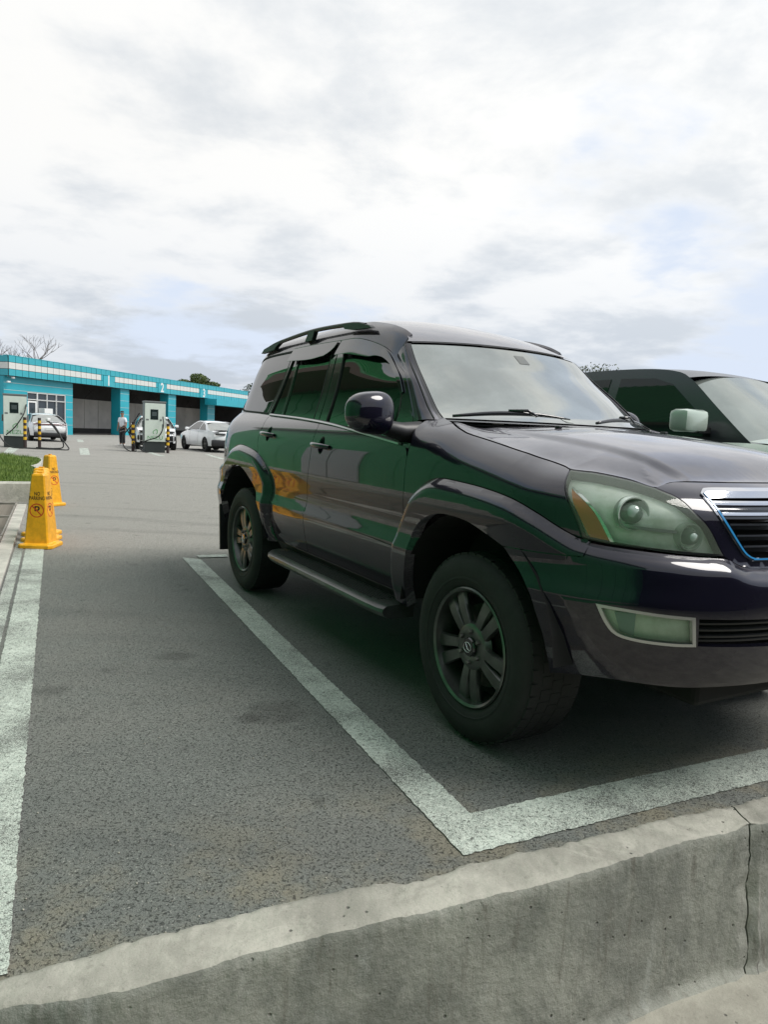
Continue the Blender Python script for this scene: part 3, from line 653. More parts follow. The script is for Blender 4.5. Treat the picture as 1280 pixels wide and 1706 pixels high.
    # visors
    P('front_window_visor',SG,outline([[(-1.745,1.727),(-1.484,1.733),(-1.292,1.722),(-1.17,1.700),(-1.07,1.650),(-.95,1.540),(-.815,1.405)],[(-.815,1.405),(-.838,1.398)],[(-.838,1.398),(-.98,1.525),(-1.09,1.618),(-1.20,1.638),(-1.30,1.625),(-1.42,1.628),(-1.582,1.634),(-1.715,1.632)],[(-1.715,1.632),(-1.745,1.727)]],.014),M['visor'],root,h=.016,off=.008,rim=.004,gap=0,offfn=lambda u,z:.026*np.clip((1.735-z)/.10,0,1)*np.clip((-1.02-u)/.12,0.15,1))
    P('rear_window_visor',SG,outline([[(-2.515,1.735),(-2.2,1.736),(-1.80,1.730)],[(-1.80,1.730),(-1.800,1.690),(-1.83,1.658),(-1.88,1.638)],[(-1.88,1.638),(-2.108,1.628),(-2.485,1.640)],[(-2.485,1.640),(-2.515,1.735)]],.014),M['visor'],root,h=.016,off=.008,rim=.004,gap=0,offfn=lambda u,z:.026*np.clip((1.735-z)/.10,0,1))
    # --- windscreen
    WL=np.array([(-.555,.715,1.268),(-.60,.700,1.285),(-.676,.682,1.325),(-.825,.652,1.442),(-.964,.622,1.551),(-1.050,.602,1.632),(-1.093,.588,1.672)])
    wl=catmull(WL,.02); wl=np.vstack([wl,WL[-1]])
    def SW(s,t):
        i=np.clip(t,0,1)*(len(wl)-1); k=np.arange(len(wl))
        x=np.interp(i,k,wl[:,0]);y=np.interp(i,k,wl[:,1]);z=np.interp(i,k,wl[:,2]); s=np.asarray(s)
        q=1-np.abs(s)**2.3; return np.stack([x+(.265-.135*t)*q,y*s,z+.012*q*t],1)
    def sheet(name,fn,s0,s1,t0,t1,ns,nt,mat,off=0,par=root,smooth=True):
        S_,T_=np.meshgrid(np.linspace(s0,s1,ns),np.linspace(t0,t1,nt)); P_=fn(S_.ravel(),T_.ravel())
        if off:
            e=1e-3; n_=np.cross(fn(S_.ravel()+e,T_.ravel())-fn(S_.ravel()-e,T_.ravel()),fn(S_.ravel(),T_.ravel()+e)-fn(S_.ravel(),T_.ravel()-e)); n_/=np.linalg.norm(n_,axis=1)[:,None]+1e-9; n_*=np.sign(n_[:,2].mean()); P_=P_+n_*off
        f=[(j*ns+i,j*ns+i+1,(j+1)*ns+i+1,(j+1)*ns+i) for j in range(nt-1) for i in range(ns-1)]
        me=mesh(name,[(p[0],-p[1],p[2]) for p in P_],f); 
        bm=bmesh.new();bm.from_mesh(me);bm.normal_update()
        if sum(f.normal.z for f in bm.faces)<0: bmesh.ops.reverse_faces(bm,faces=bm.faces)
        bm.to_mesh(me);bm.free()
        return link(name,me,mat,par,smooth)
    sheet('windscreen',SW,-.975,.975,.04,.97,60,40,M['screen_glass'],.002)
    sheet('inspection_sticker',SW,.14,.20,.055,.14,4,4,simple('sticker',(.40,.42,.40),.5),.0035)
    sheet('mirror_mount',SW,-.06,.05,.80,.90,6,4,M['screen_dark'],.0035)
    sheet('windscreen_seal',SW,-1.0,1.0,0,1,60,40,M['gloss_black'],-.002)
    # A pillar skin between the door line and the glass edge
    dl=np.array([(-.605,1.262),(-.655,1.325),(-.77,1.443),(-.895,1.570),(-.98,1.645),(-1.075,1.705)])
    dlc=catmull(dl,.02); dlc=np.vstack([dlc,dl[-1]])
    C1=SG(dlc[:,0],dlc[:,1])
    def SP(s,t):
        i=np.clip(t,0,1); a=np.stack([np.interp(i*(len(C1)-1),np.arange(len(C1)),C1[:,k]) for k in range(3)],1)
        b=np.stack([np.interp(i*(len(wl)-1),np.arange(len(wl)),wl[:,k]) for k in range(3)],1)
        s=np.asarray(s)[:,None]; nn=np.array([.45,.75,.35])
        return a*(1-s)+b*s+nn*.014*(4*s*(1-s))**.8
    mir.append(sheet('a_pillar',SP,0,1,0,1,14,40,M['paint']))
    gl=MB(); 
    Q=SP(np.full(30,.80),np.linspace(0.02,1,30)); gl.tube([(q[0]+.002,-(q[1]+.002),q[2]+.002) for q in Q],.0035,6); mir.append(gl.build('pillar_gutter',M['black_trim'],root,True))
    # --- roof
    ux=np.concatenate([np.linspace(-3.95,-3.2,16),np.linspace(-3.1,-1.2,40),[-1.15,-1.10,-1.075]])
    ed=SG(ux,np.full(len(ux),1.848))
    hd=SW(np.linspace(0,1,31),np.ones(31))
    verts=[];ns=31
    for i in range(len(ux)):
        e=ed[i]; f=np.clip((ux[i]+1.6)/.525,0,1); f=f*f
        for j in range(ns):
            s=-1+2*j/(ns-1); q=1-abs(s)**2.2
            h=SW(np.array([s]),np.array([1.]))[0]
            a=np.array([e[0]+0*q,e[1]*s,e[2]+.042*q*min(1,(ux[i]+4.05)/.5)])
            b=np.array([h[0]-.006,(e[1]*(1-f)+.588*f)*s,h[2]+.010])
            p=a*(1-f)+b*f; verts.append((p[0],-p[1],p[2]))
    f=[(j*ns+i,j*ns+i+1,(j+1)*ns+i+1,(j+1)*ns+i) for j in range(len(ux)-1) for i in range(ns-1)]
    me=mesh('roof',verts,f); bm=bmesh.new();bm.from_mesh(me);bm.normal_update()
    if sum(q.normal.z for q in bm.faces)<0: bmesh.ops.reverse_faces(bm,faces=bm.faces)
    bm.to_mesh(me);bm.free(); roof=link('roof',me,M['paint'],root,True)
    sheet('windscreen_header',lambda s,t:SW(s,np.ones(len(s)))+np.stack([-.012*t-.0,0*t,.006+.004*t],1)*1.0,-.97,.97,-1,1.5,50,4,M['black_trim'])
    # --- bonnet
    e1=np.array([(-.452,1.26),(-.337,1.229),(-.256,1.209),(-.066,1.176),(.12,1.145),(.331,1.116),(.391,1.104),(.452,1.101),(.52,1.098),(.642,1.083),(.738,1.062),(.80,1.078),(.9,1.084),(1.1,1.085),(UC,1.086)])
    e1=catmull(e1,.012); E3=SA(e1[:,0],e1[:,1])
    rear=np.stack([-.475+.245*(1-(np.linspace(E3[0,1],0,40)/E3[0,1])**2),np.linspace(E3[0,1],0,40)],1)[::-1]
    ring=np.vstack([E3[:,:2],rear[:-1]]); 
    left=np.stack([ring[:,0],-ring[:,1]],1)
    full=np.vstack([E3[:,:2],left[:len(E3)][::-1][1:],left[len(E3):][::-1],rear[1:-1]])
    # order: nose edge right->left handled via angle sort
    cen=np.array([.15,0]); an=np.arctan2(full[:,1]-cen[1],full[:,0]-cen[0]); full=full[np.argsort(an)]
    keep=[0]
    for i in range(1,len(full)):
        if np.hypot(*(full[i]-full[keep[-1]]))>.006: keep.append(i)
    full=full[keep]
    EZ=E3
    zc=_pch([-.5,-.25,0,.3,.6,.74,.86],[1.276,1.268,1.252,1.212,1.155,1.118,1.075])
    yr=_pch([-.5,0,.4,.75],[.60,.565,.50,.43])
    def SH(x,y):
        ay=np.abs(y); t=np.clip((ay-yr(x)+.055)/.07,0,1); t=t*t*(3-2*t)
        z=zc(x)-.030*(ay/.55)**2-.011*t
        D_=np.hypot(x[:,None]-EZ[None,:,0],ay[:,None]-EZ[None,:,1]); d=D_.min(1)
        tt=np.clip((EZ[:,1]-yr(EZ[:,0])+.055)/.07,0,1); tt=tt*tt*(3-2*tt)
        dz=EZ[:,2]-(zc(EZ[:,0])-.030*(EZ[:,1]/.55)**2-.011*tt)
        w_=np.exp(-((D_-d[:,None])/(.004+.35*d[:,None]))**2); dz=(w_*dz).sum(1)/w_.sum(1)
        z=z+dz*np.exp(-(d/.14)**1.6)
        return np.stack([x,y,z],1)
    panel('bonnet',SH,full,M['paint'],root,h=.016,rim=.02,gap=.002)
    # washer patch + cowl + wipers
    def SC(s,t):
        a=SW(s,np.zeros(len(s))); xr=-.475+.245*(1-np.abs(s)**2); b=np.stack([xr,.73*s,np.full(len(s),1.262)],1)
        return a*(1-t[:,None])+b*t[:,None]-np.stack([0*t,0*t,.018+.012*np.sin(t*3.14)],1)
    sheet('cowl',SC,-1,1,-.3,1.25,40,8,M['black_trim'])
    def wiper(y0,y1,x0):
        w=MB(); pts=[]
        for i in range(15):
            f=i/14; y=y0+(y1-y0)*f; s=y/.7; p=SW(np.array([s]),np.array([.035+.05*math.sin(f*2.4)]))[0]; pts.append((p[0]+.006,-p[1],p[2]+.014+.012*math.sin(f*3.14)))
        w.tube(pts,[.004+.007*math.sin(math.pi*min(1,.12+f/16)) for f in range(15)],8)
        w.tube([(pts[9][0]+.03,pts[9][1],pts[9][2]-.01),(pts[8][0]+.02,pts[8][1],pts[8][2]+.015),(pts[6][0],pts[6][1],pts[6][2]+.012)],.007,8)
        w.build('wiper',M['gloss_black'],root,True)
    wiper(.655,.12,0); wiper(-.02,-.52,0)
    # nozzle
    for sy in (1,-1):
        b=MB(); p=SH(np.array([-.18]),np.array([.34*sy]))[0]; b.box((p[0],-p[1],p[2]+.006),(.03,.022,.012),bev=.004); b.build('washer_nozzle',M['black_trim'],root,ang=40)
    # --- mirror
    bm=bmesh.new(); bmesh.ops.create_uvsphere(bm,u_segments=40,v_segments=24,radius=1)
    for v in bm.verts:
        p=v.co; f=lambda a,n:math.copysign(abs(a)**n,a)
        x,y,z=f(p.x,.72),f(p.y,.72),f(p.z,.78)
        x=x*.075 if x>0 else x*.045
        v.co=Vector((x-.012*abs(y),y*.118,z*(.094-.012*(-y))))
    me=bpy.data.meshes.new('mirror_housing'); bm.to_mesh(me); bm.free(); mh=link('mirror_housing',me,M['paint'],root,True); mh.location=(-.60,-1.055,1.283); mh.rotation_euler=(0,0,R_(6)); mir.append(mh)
    b=MB(); b.box((-.640,-1.055,1.283),(.012,.17,.125),bev=.002); mir.append(b.build('mirror_glass',M['chrome'],root))
    b=MB(); b.tube([(-.655,-.76,1.205),(-.655,-.86,1.205),(-.64,-.95,1.222),(-.62,-1.0,1.24)],[.055,.045,.035,.03],16); mir.append(b.build('mirror_arm',M['black_trim'],root,ang=60))
    P('sail_panel',SG,outline([[(-.775,1.17),(-.785,1.26),(-.79,1.31)],[(-.79,1.31),(-.70,1.31),(-.64,1.262),(-.61,1.17)],[(-.61,1.17),(-.775,1.17)]],.02),M['gloss_black'],root,h=.02,off=.004,rim=.01,gap=0)
    # --- roof rail
    def rail():
        b=MB(); R=catmull(np.array([(-3.30,.585,1.795),(-3.12,.585,1.828),(-2.835,.585,1.849),(-2.34,.585,1.866),(-1.85,.585,1.854),(-1.68,.58,1.842),(-1.53,.575,1.815)]),.06)
        b.tube([(p[0],-p[1],p[2]-.012) for p in R],[.0135]*len(R),10)
        return b.build('roof_rail',M['black_trim'],root,ang=60)
    mir.append(rail())
    for (a,b_,z0) in (((-1.46,1.79),(-1.80,1.84),1.79),):
        q=MB(); q.prism([(-1.49,1.79),(-1.52,1.806),(-1.64,1.832),(-1.80,1.846),(-1.88,1.846),(-1.84,1.815),(-1.74,1.80)],-.57,-.60,lambda x,z,h:(x,h,z)); mir.append(q.build('rail_foot',M['black_trim'],root))
    q=MB(); q.prism([(-2.34,1.79),(-2.30,1.848),(-2.40,1.850),(-2.46,1.79)],-.57,-.60,lambda x,z,h:(x,h,z)); mir.append(q.build('rail_foot',M['black_trim'],root))
    q=MB(); q.prism([(-3.34,1.77),(-3.28,1.80),(-3.05,1.828),(-2.90,1.838),(-3.02,1.80),(-3.05,1.78)],-.57,-.60,lambda x,z,h:(x,h,z)); mir.append(q.build('rail_foot',M['black_trim'],root))
    # --- running board
    b=MB(); prof=[(.80,.415),(.93,.415),(.965,.412),(.983,.400),(.988,.385),(.975,.365),(.94,.352),(.80,.352)]
    xs=[-2.13,-2.12,-2.09,-2.04,-1.96,-.70,-.60,-.56]; sc_=[.55,.72,.86,.95,1,1,.97,.9]
    k=len(b.v)
    for x,s in zip(xs,sc_):
        for y,z in prof: b.v.append((x,-(.80+(y-.80)*s),z))
    n=len(prof)
    for i in range(len(xs)-1):
        for j in range(n): b.f.append((i*n+j,i*n+(j+1)%n,(i+1)*n+(j+1)%n,(i+1)*n+j))
    b.f.append(tuple(range(n))); b.f.append(tuple((len(xs)-1)*n+j for j in range(n)))
    rbd=b.build('running_board',M['board'],root,ang=35); mir.append(rbd)
    for i in range(7):
        t=MB(); t.box((-1.36,-(.835+i*.0165),.4155),(1.34 if i<6 else 1.25,.008,.006)); mir.append(t.build('tread_rib',M['rubber'],root))
    b=MB(); b.box((-1.4,0,.52),(1.7,1.56,.16)); b.build('rocker_underbody',M['well'],root)
    b=MB(); b.box((-1.45,0,.40),(4.3,.9,.16),bev=.02); b.box((0,0,.379),(.12,1.5,.10)); b.box((-2.79,0,.379),(.14,1.5,.12)); b.build('chassis',M['well'],root)
    # inner dark body that closes gaps, wheel wells
    def well(x0,x1):
        for s in (-1,1):
            b=MB(); prof=[]
            for t in np.linspace(2,178,15): prof.append((x0+.50*math.cos(R_(t)),.44+.47*math.sin(R_(t))))
            k=len(b.v)
            for x,z in prof: b.v+= [(x,s*.915,z),(x,s*.60,z)]
            for i in range(len(prof)-1): b.f.append((k+2*i,k+2*i+1,k+2*i+3,k+2*i+2))
            b.f.append(tuple(k+2*i+1 for i in range(len(prof))))
            b.build('wheel_well_liner',M['well'],root)
    well(0,0); well(-2.81,0)
    inner=outline([[(-3.6,.50),(-3.3,.95),(-2.28,.95),(-2.3,.48)],[(-2.3,.48),(-.62,.48)],[(-.62,.48),(-.60,.93),(.35,.93)],[(.35,.93),(.45,1.06)],[(.45,1.06),(.1,1.12),(-.6,1.24),(-3.6,1.26)],[(-3.6,1.26),(-3.6,.5)]],.05)
    inner=outline([[(-3.6,.92)],[(-2.24,.92)],[(-2.24,.48)],[(-.66,.48)],[(-.60,.93)],[(.30,.93)],[(.40,1.05)],[(.1,1.11)],[(-.6,1.14)],[(-1.7,1.22)],[(-3.6,1.27)]],.05)
    P('inner_structure',lambda u,v:SA(u,v,False),inner,M['well'],root,h=.05,off=-.035,rim=0,gap=0)
    # mud flap
    b=MB(); b.box((-3.285,-.80,.40),(.022,.25,.36),ry=R_(-6),bev=.005); mir.append(b.build('mud_flap',M['black_trim'],root))
    # tailgate upper closing sheet
    b=MB(); b.box((-3.45,0,1.25),(.10,1.0,.75)); b.build('tailgate_core',M['gloss_black'],root)
    # aerial
    for o in mir: 
        c=other_side(o)
        if o.name.startswith('mirror_'):
            c.location=Vector(c.location)+Vector((-.40,+.105*-1,.02)) 
    w=make_wheel(root,0,-.885,1)
    for (x,y,s) in ((-2.79,-.885,-1),(0,.885,1),(-2.79,.885,1)):
        if s==-1: c=copy_tree(w); c.location=(x,y,.379); c.rotation_euler=(0,R_(17),0)
        else: c=copy_tree(w); c.location=(x,y,.379); c.rotation_euler=(0,0,math.pi)
    return root
M['board']=simple('running_board_coating',(.035,.038,.038),.35,coat=.3,var=.3,vs=20)
suv=make_suv()
# ================================================================ setting
SY,CY_=math.sin(.5144),math.cos(.5144)
def cw(x,y,z=0):
    """SUV frame (x forward, y towards the flank seen) to world"""
    dx=x-2.2134; dy=-(y-2.5522); return Vector((dx*SY+dy*CY_,-dx*CY_+dy*SY,z))
FWD=math.atan2(-CY_,SY)
LD=Vector((-.419,.908)); LN=Vector((.908,.419)); LO=Vector((-1.07,2.08))
def LP(a,b,z=0): p=LO+LD*a+LN*b; return Vector((p.x,p.y,z))
def to_line(x,y): d=Vector((x,y))-LO; return d.dot(LD),d.dot(LN)
def asphalt_height(t,v):
    """lumpy stones with cracks between"""
    w=t.N.new('ShaderNodeVectorMath'); w.operation='ADD'; t.L.new(v,w.inputs[0])
    nn=t.N.new('ShaderNodeTexNoise'); nn.inputs['Scale'].default_value=38; nn.inputs['Detail'].default_value=3; t.L.new(v,nn.inputs['Vector'])
    sc=t.N.new('ShaderNodeVectorMath'); sc.operation='SCALE'; t.L.new(nn.outputs['Color'],sc.inputs[0]); sc.inputs['Scale'].default_value=.03; t.L.new(sc.outputs[0],w.inputs[1])
    e=t.vor(w.outputs[0],95,'DISTANCE_TO_EDGE'); crack=t.ramp(e,.0,.20)
    f=t.noise(v,260,4,.7); big=t.noise(v,9,5,.6)
    gate=t.ramp(t.noise(v,30,5,.7),.45,.70)*1 if False else t.ramp(t.noise(v,30,5,.7),.45,.72)
    pits=t.ramp(t.noise(v,105,5,.72,.6),.36,.455); ck=t.math('MULTIPLY',pits,t.math('SUBTRACT',1,t.math('MULTIPLY',t.math('SUBTRACT',1,crack),t.math('MULTIPLY',gate,.45))))
    h=t.math('ADD',t.math('MULTIPLY',ck,.55),t.math('ADD',t.math('MULTIPLY',f,.35),t.math('MULTIPLY',big,.5)))
    return h,ck,f,big
def mat_asphalt():
    t=NT('asphalt'); v=t.pos()
    h,ck,f,big=asphalt_height(t,v)
    sp=t.vor(v,210,'F1','Distance'); spk=t.vor(v,260,'F1','Color'); sx=t.N.new('ShaderNodeSeparateXYZ'); t.L.new(spk,sx.inputs[0])
    a=t.mix(t.ramp(f,.3,.72),(.104,.113,.105),(.222,.232,.216))
    light=t.ramp(sx.outputs[0],.972,.99); a=t.mix(t.math('MULTIPLY',light,.75),a,(.36,.36,.33))
    dust=t.ramp(t.noise(v,.9,6,.62),.42,.66); a=t.mix(t.math('MULTIPLY',dust,.55),a,(.20,.198,.180))
    sand=t.ramp(t.noise(v,2.8,6,.65),.42,.62)
    # sandy dirt gathers by the low wall
    sep=t.N.new('ShaderNodeSeparateXYZ'); t.L.new(v,sep.inputs[0])
    wl=t.math('SUBTRACT',sep.outputs[1],t.math('MULTIPLY',sep.outputs[0],.455)); near=t.ramp(wl,1.78,2.55,1,0)
    a=t.mix(t.math('MULTIPLY',t.math('MULTIPLY',sand,near),.75),a,(.25,.225,.165))
    # further lot painted paler, standing in for open light beyond the shaded near lot
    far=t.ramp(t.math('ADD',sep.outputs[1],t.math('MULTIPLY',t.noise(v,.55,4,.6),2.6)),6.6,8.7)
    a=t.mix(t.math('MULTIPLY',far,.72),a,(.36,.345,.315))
    tr=t.ramp(t.noise(t.pos((.25,1.6,1),(0,0,-.43)),1.1,4,.5),.52,.72); a=t.mix(t.math('MULTIPLY',tr,.25),a,(.08,.08,.078))
    st=t.ramp(t.noise(v,5.2,3,.5),.64,.72); a=t.mix(t.math('MULTIPLY',st,.30),a,(.06,.06,.058))
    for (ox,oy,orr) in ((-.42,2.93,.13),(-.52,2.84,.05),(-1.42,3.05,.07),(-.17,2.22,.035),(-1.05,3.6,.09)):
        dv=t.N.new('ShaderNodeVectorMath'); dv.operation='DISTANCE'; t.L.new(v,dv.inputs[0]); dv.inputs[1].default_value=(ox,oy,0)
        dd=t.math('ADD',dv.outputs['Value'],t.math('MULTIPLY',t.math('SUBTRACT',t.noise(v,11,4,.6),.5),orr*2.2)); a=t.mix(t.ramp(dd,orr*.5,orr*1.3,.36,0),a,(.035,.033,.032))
    dk=t.mix(t.math('MULTIPLY',t.math('SUBTRACT',1,ck),.62),a,(.035,.036,.034))
    t.set(color=dk,rough=.86,spec=.35); t.bump(h,1.0,.011); return t.m
def mat_paint_line(name,wear,cut):
    t=NT(name); v=t.pos(); h,ck,f,big=asphalt_height(t,v)
    base=t.mix(t.ramp(t.noise(v,60,4,.6),.3,.7),(.42,.47,.42),(.62,.67,.60))
    as_=t.mix(t.ramp(f,.3,.7),(.06,.064,.06),(.14,.14,.13))
    n=t.math('ADD',t.math('MULTIPLY',t.noise(v,330,4,.75),.70),t.math('MULTIPLY',t.noise(v,3.2,4,.6),.30))
    gone=t.ramp(n,cut,cut+.07,0,wear)
    c=t.mix(gone,base,as_); c=t.mix(t.math('MULTIPLY',t.math('SUBTRACT',1,ck),.80),c,(.045,.047,.043))
    t.set(color=c,rough=.8); t.bump(h,.7,.006); return t.m
def mat_concrete(name,c0,c1,streak=.0,stain=(.12,.11,.09),bs=1.0):
    t=NT(name); v=t.pos()
    c=t.mix(t.ramp(t.noise(v,5,8,.62),.35,.66),c0,c1)
    c=t.mix(t.math('MULTIPLY',t.ramp(t.noise(v,2.1,5,.6),.45,.65),.45),c,tuple(x*.72 for x in c0))
    if streak:
        sv=t.pos((16,16,1.6)); s=t.ramp(t.noise(sv,1.6,6,.65),.54,.70); c=t.mix(t.math('MULTIPLY',s,streak),c,stain)
        sv=t.pos((9,9,2.2)); s=t.ramp(t.noise(sv,1.2,5,.6),.55,.72); c=t.mix(t.math('MULTIPLY',s,streak*.6),c,(.42,.43,.41))
    c=t.mix(t.math('MULTIPLY',t.ramp(t.noise(v,3.4,7,.7,.8),.50,.60),.40),c,tuple(min(1,x*1.25) for x in c1))
    c=t.mix(t.math('MULTIPLY',t.ramp(t.noise(v,26,6,.7),.56,.70),.35),c,tuple(x*.55 for x in c0))
    pit=t.ramp(t.vor(v,26,'F1'),.05,.16); n2=t.ramp(t.noise(v,17,3,.5),.50,.60)
    pm=t.math('SUBTRACT',1,t.math('MULTIPLY',t.math('SUBTRACT',1,pit),n2))
    c=t.mix(t.math('MULTIPLY',t.math('SUBTRACT',1,pm),.8),c,(.05,.05,.045))
    sp=t.ramp(t.noise(v,120,3,.7),.64,.74); c=t.mix(t.math('MULTIPLY',sp,.35),c,(.07,.07,.065))
    fg=t.noise(v,230,4,.75); c=t.mix(t.math('MULTIPLY',t.ramp(fg,.56,.70),.40),c,tuple(x*.5 for x in c0)); c=t.mix(t.math('MULTIPLY',t.ramp(fg,.44,.30),.25),c,tuple(min(1,x*1.35) for x in c1))
    h=t.math('ADD',t.math('MULTIPLY',t.math('ADD',pm,t.math('MULTIPLY',fg,.25)),.6),t.math('ADD',t.math('MULTIPLY',t.noise(v,45,6,.65),.5),t.math('MULTIPLY',t.noise(v,8,4,.6),.6)))
    t.set(color=c,rough=.9); t.bump(h,min(1,.6*bs),.012); return t.m
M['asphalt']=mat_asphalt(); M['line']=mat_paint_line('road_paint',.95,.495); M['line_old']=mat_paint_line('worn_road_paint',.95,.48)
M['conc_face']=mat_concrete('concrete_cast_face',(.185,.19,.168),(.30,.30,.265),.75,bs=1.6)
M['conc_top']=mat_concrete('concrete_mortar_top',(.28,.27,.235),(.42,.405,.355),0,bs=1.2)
M['conc_low']=mat_concrete('lower_paving_concrete',(.27,.255,.215),(.35,.335,.285),0)
M['kerb']=mat_concrete('kerb_concrete',(.40,.39,.35),(.52,.50,.45),.15)
def jag(pts,amp=.004,step=.014,reach=7.0):
    out=[]
    for i,a in enumerate(pts):
        a=Vector(a[:2]); b=Vector(pts[(i+1)%len(pts)][:2]); L=(b-a).length; d=(b-a)/L; n=Vector((-d.y,d.x)); k=0
        while k<L:
            q=a+d*k; far=q.length>reach
            w=0 if k==0 else amp*(noise.noise(Vector((q.x*45,q.y*45,1)))*1.4+noise.noise(Vector((q.x*150,q.y*150,4))))
            p=q+n*w; out.append((p.x,p.y)); k+= .25 if far else step
    return out
def poly_sheet(name,pts,mat,z=None,parent=None):
    return link(name,mesh(name,[(p[0],p[1],p[2] if z is None else z) for p in pts],[tuple(range(len(pts)))]),mat,parent)
# ground: one sheet from the low wall out to the horizon
WB_=[(-60,-25.9),(-6,-1.30),(-2.2,.76),(-.77,1.41),(-.59,1.50),(-.31,1.645),(-.02,1.765),(.11,1.80),(.30,1.90),(.5,1.985),(.92,2.175),(1.36,2.36),(6,4.5),(60,29.5)]
def ground():
    far=[(900,29.5),(900,1500),(-900,1500),(-900,-25.9)]
    P_=[(p[0]*1.0+.0,p[1]-.03) for p in WB_]+far
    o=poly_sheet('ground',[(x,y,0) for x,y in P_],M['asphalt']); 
    bm=bmesh.new(); bm.from_mesh(o.data); bmesh.ops.triangulate(bm,faces=bm.faces); bm.to_mesh(o.data); bm.free()
    if o.data.polygons[0].normal.z<0: o.data.flip_normals()
    tag(o,kind='structure')
    lo=poly_sheet('lower_pavement',[(-60,-60,-.475),(60,-60,-.475),(60,40,-.475),(-60,3,-.475)],M['conc_low']); tag(lo,kind='structure')
ground()
def stripe(name,a,b,wid,z=.004,mat=None,seg=1):
    a,b=Vector(a),Vector(b); d=(b-a).normalized(); n=Vector((-d.y,d.x))*wid/2
    o=poly_sheet(name,[(x,y,z) for x,y in jag([a-n,b-n,b+n,a+n])],mat or M['line'])
    bm=bmesh.new(); bm.from_mesh(o.data); bmesh.ops.triangulate(bm,faces=bm.faces); bm.to_mesh(o.data); bm.free()
    if o.data.polygons[0].normal.z<0: o.data.flip_normals()
    tag(o,kind='structure'); return o
l0=LP(-.72,-.075); l1=LP(8.2,-.075); stripe('parking_line',(l0.x,l0.y),(l1.x,l1.y),.15)
l0=LP(1.2,-.205); l1=LP(5.2,-.205); stripe('parking_line',(l0.x,l0.y),(l1.x,l1.y),.07,.004,M['line_old'])
def bay_line():
    a=Vector((-.427,.904)); b=Vector((.903,.43)); c=Vector((.275,1.945))
    w1=Vector((.904,.427))*.155; w2=Vector((-.43,.903))*.19
    k=c+w2; i1=k+b*((w1.x*1.0)/1.0*1.02); L=4.82; far=9.5
    pts=[c,c+b*far,c+b*far+w2,i1,i1+a*(L-.30),c+a*L]
    o=poly_sheet('parking_line',[(x,y,.004) for x,y in jag(pts)],M['line']); bm=bmesh.new(); bm.from_mesh(o.data); bmesh.ops.triangulate(bm,faces=bm.faces); bm.to_mesh(o.data); bm.free()
    if o.data.polygons[0].normal.z<0: o.data.flip_normals()
    tag(o,kind='structure')
bay_line()
stripe('parking_line',(-1.66,6.37),(-1.42,6.48),.12,.008)
for q in ([(-11.84,22.16),(-11.45,21.95),(-13.3,26.05),(-13.64,25.92)],[(-9.56,23.13),(-9.85,23.05),(-12.0,28.0),(-11.7,28.1)],[(-9.2,27.2),(-9.0,27.3),(-7.55,24.55),(-7.75,24.45)],[(-6.98,27.45),(-6.8,27.5),(-5.45,24.45),(-5.65,24.4)],[(-14.9,34.6),(-14.6,34.6),(-16.2,38.2),(-16.5,38.2)]):
    o=poly_sheet('bay_marking',q,M['line'],.004)
    if o.data.polygons[0].normal.z<0: o.data.flip_normals()
    tag(o,kind='structure')
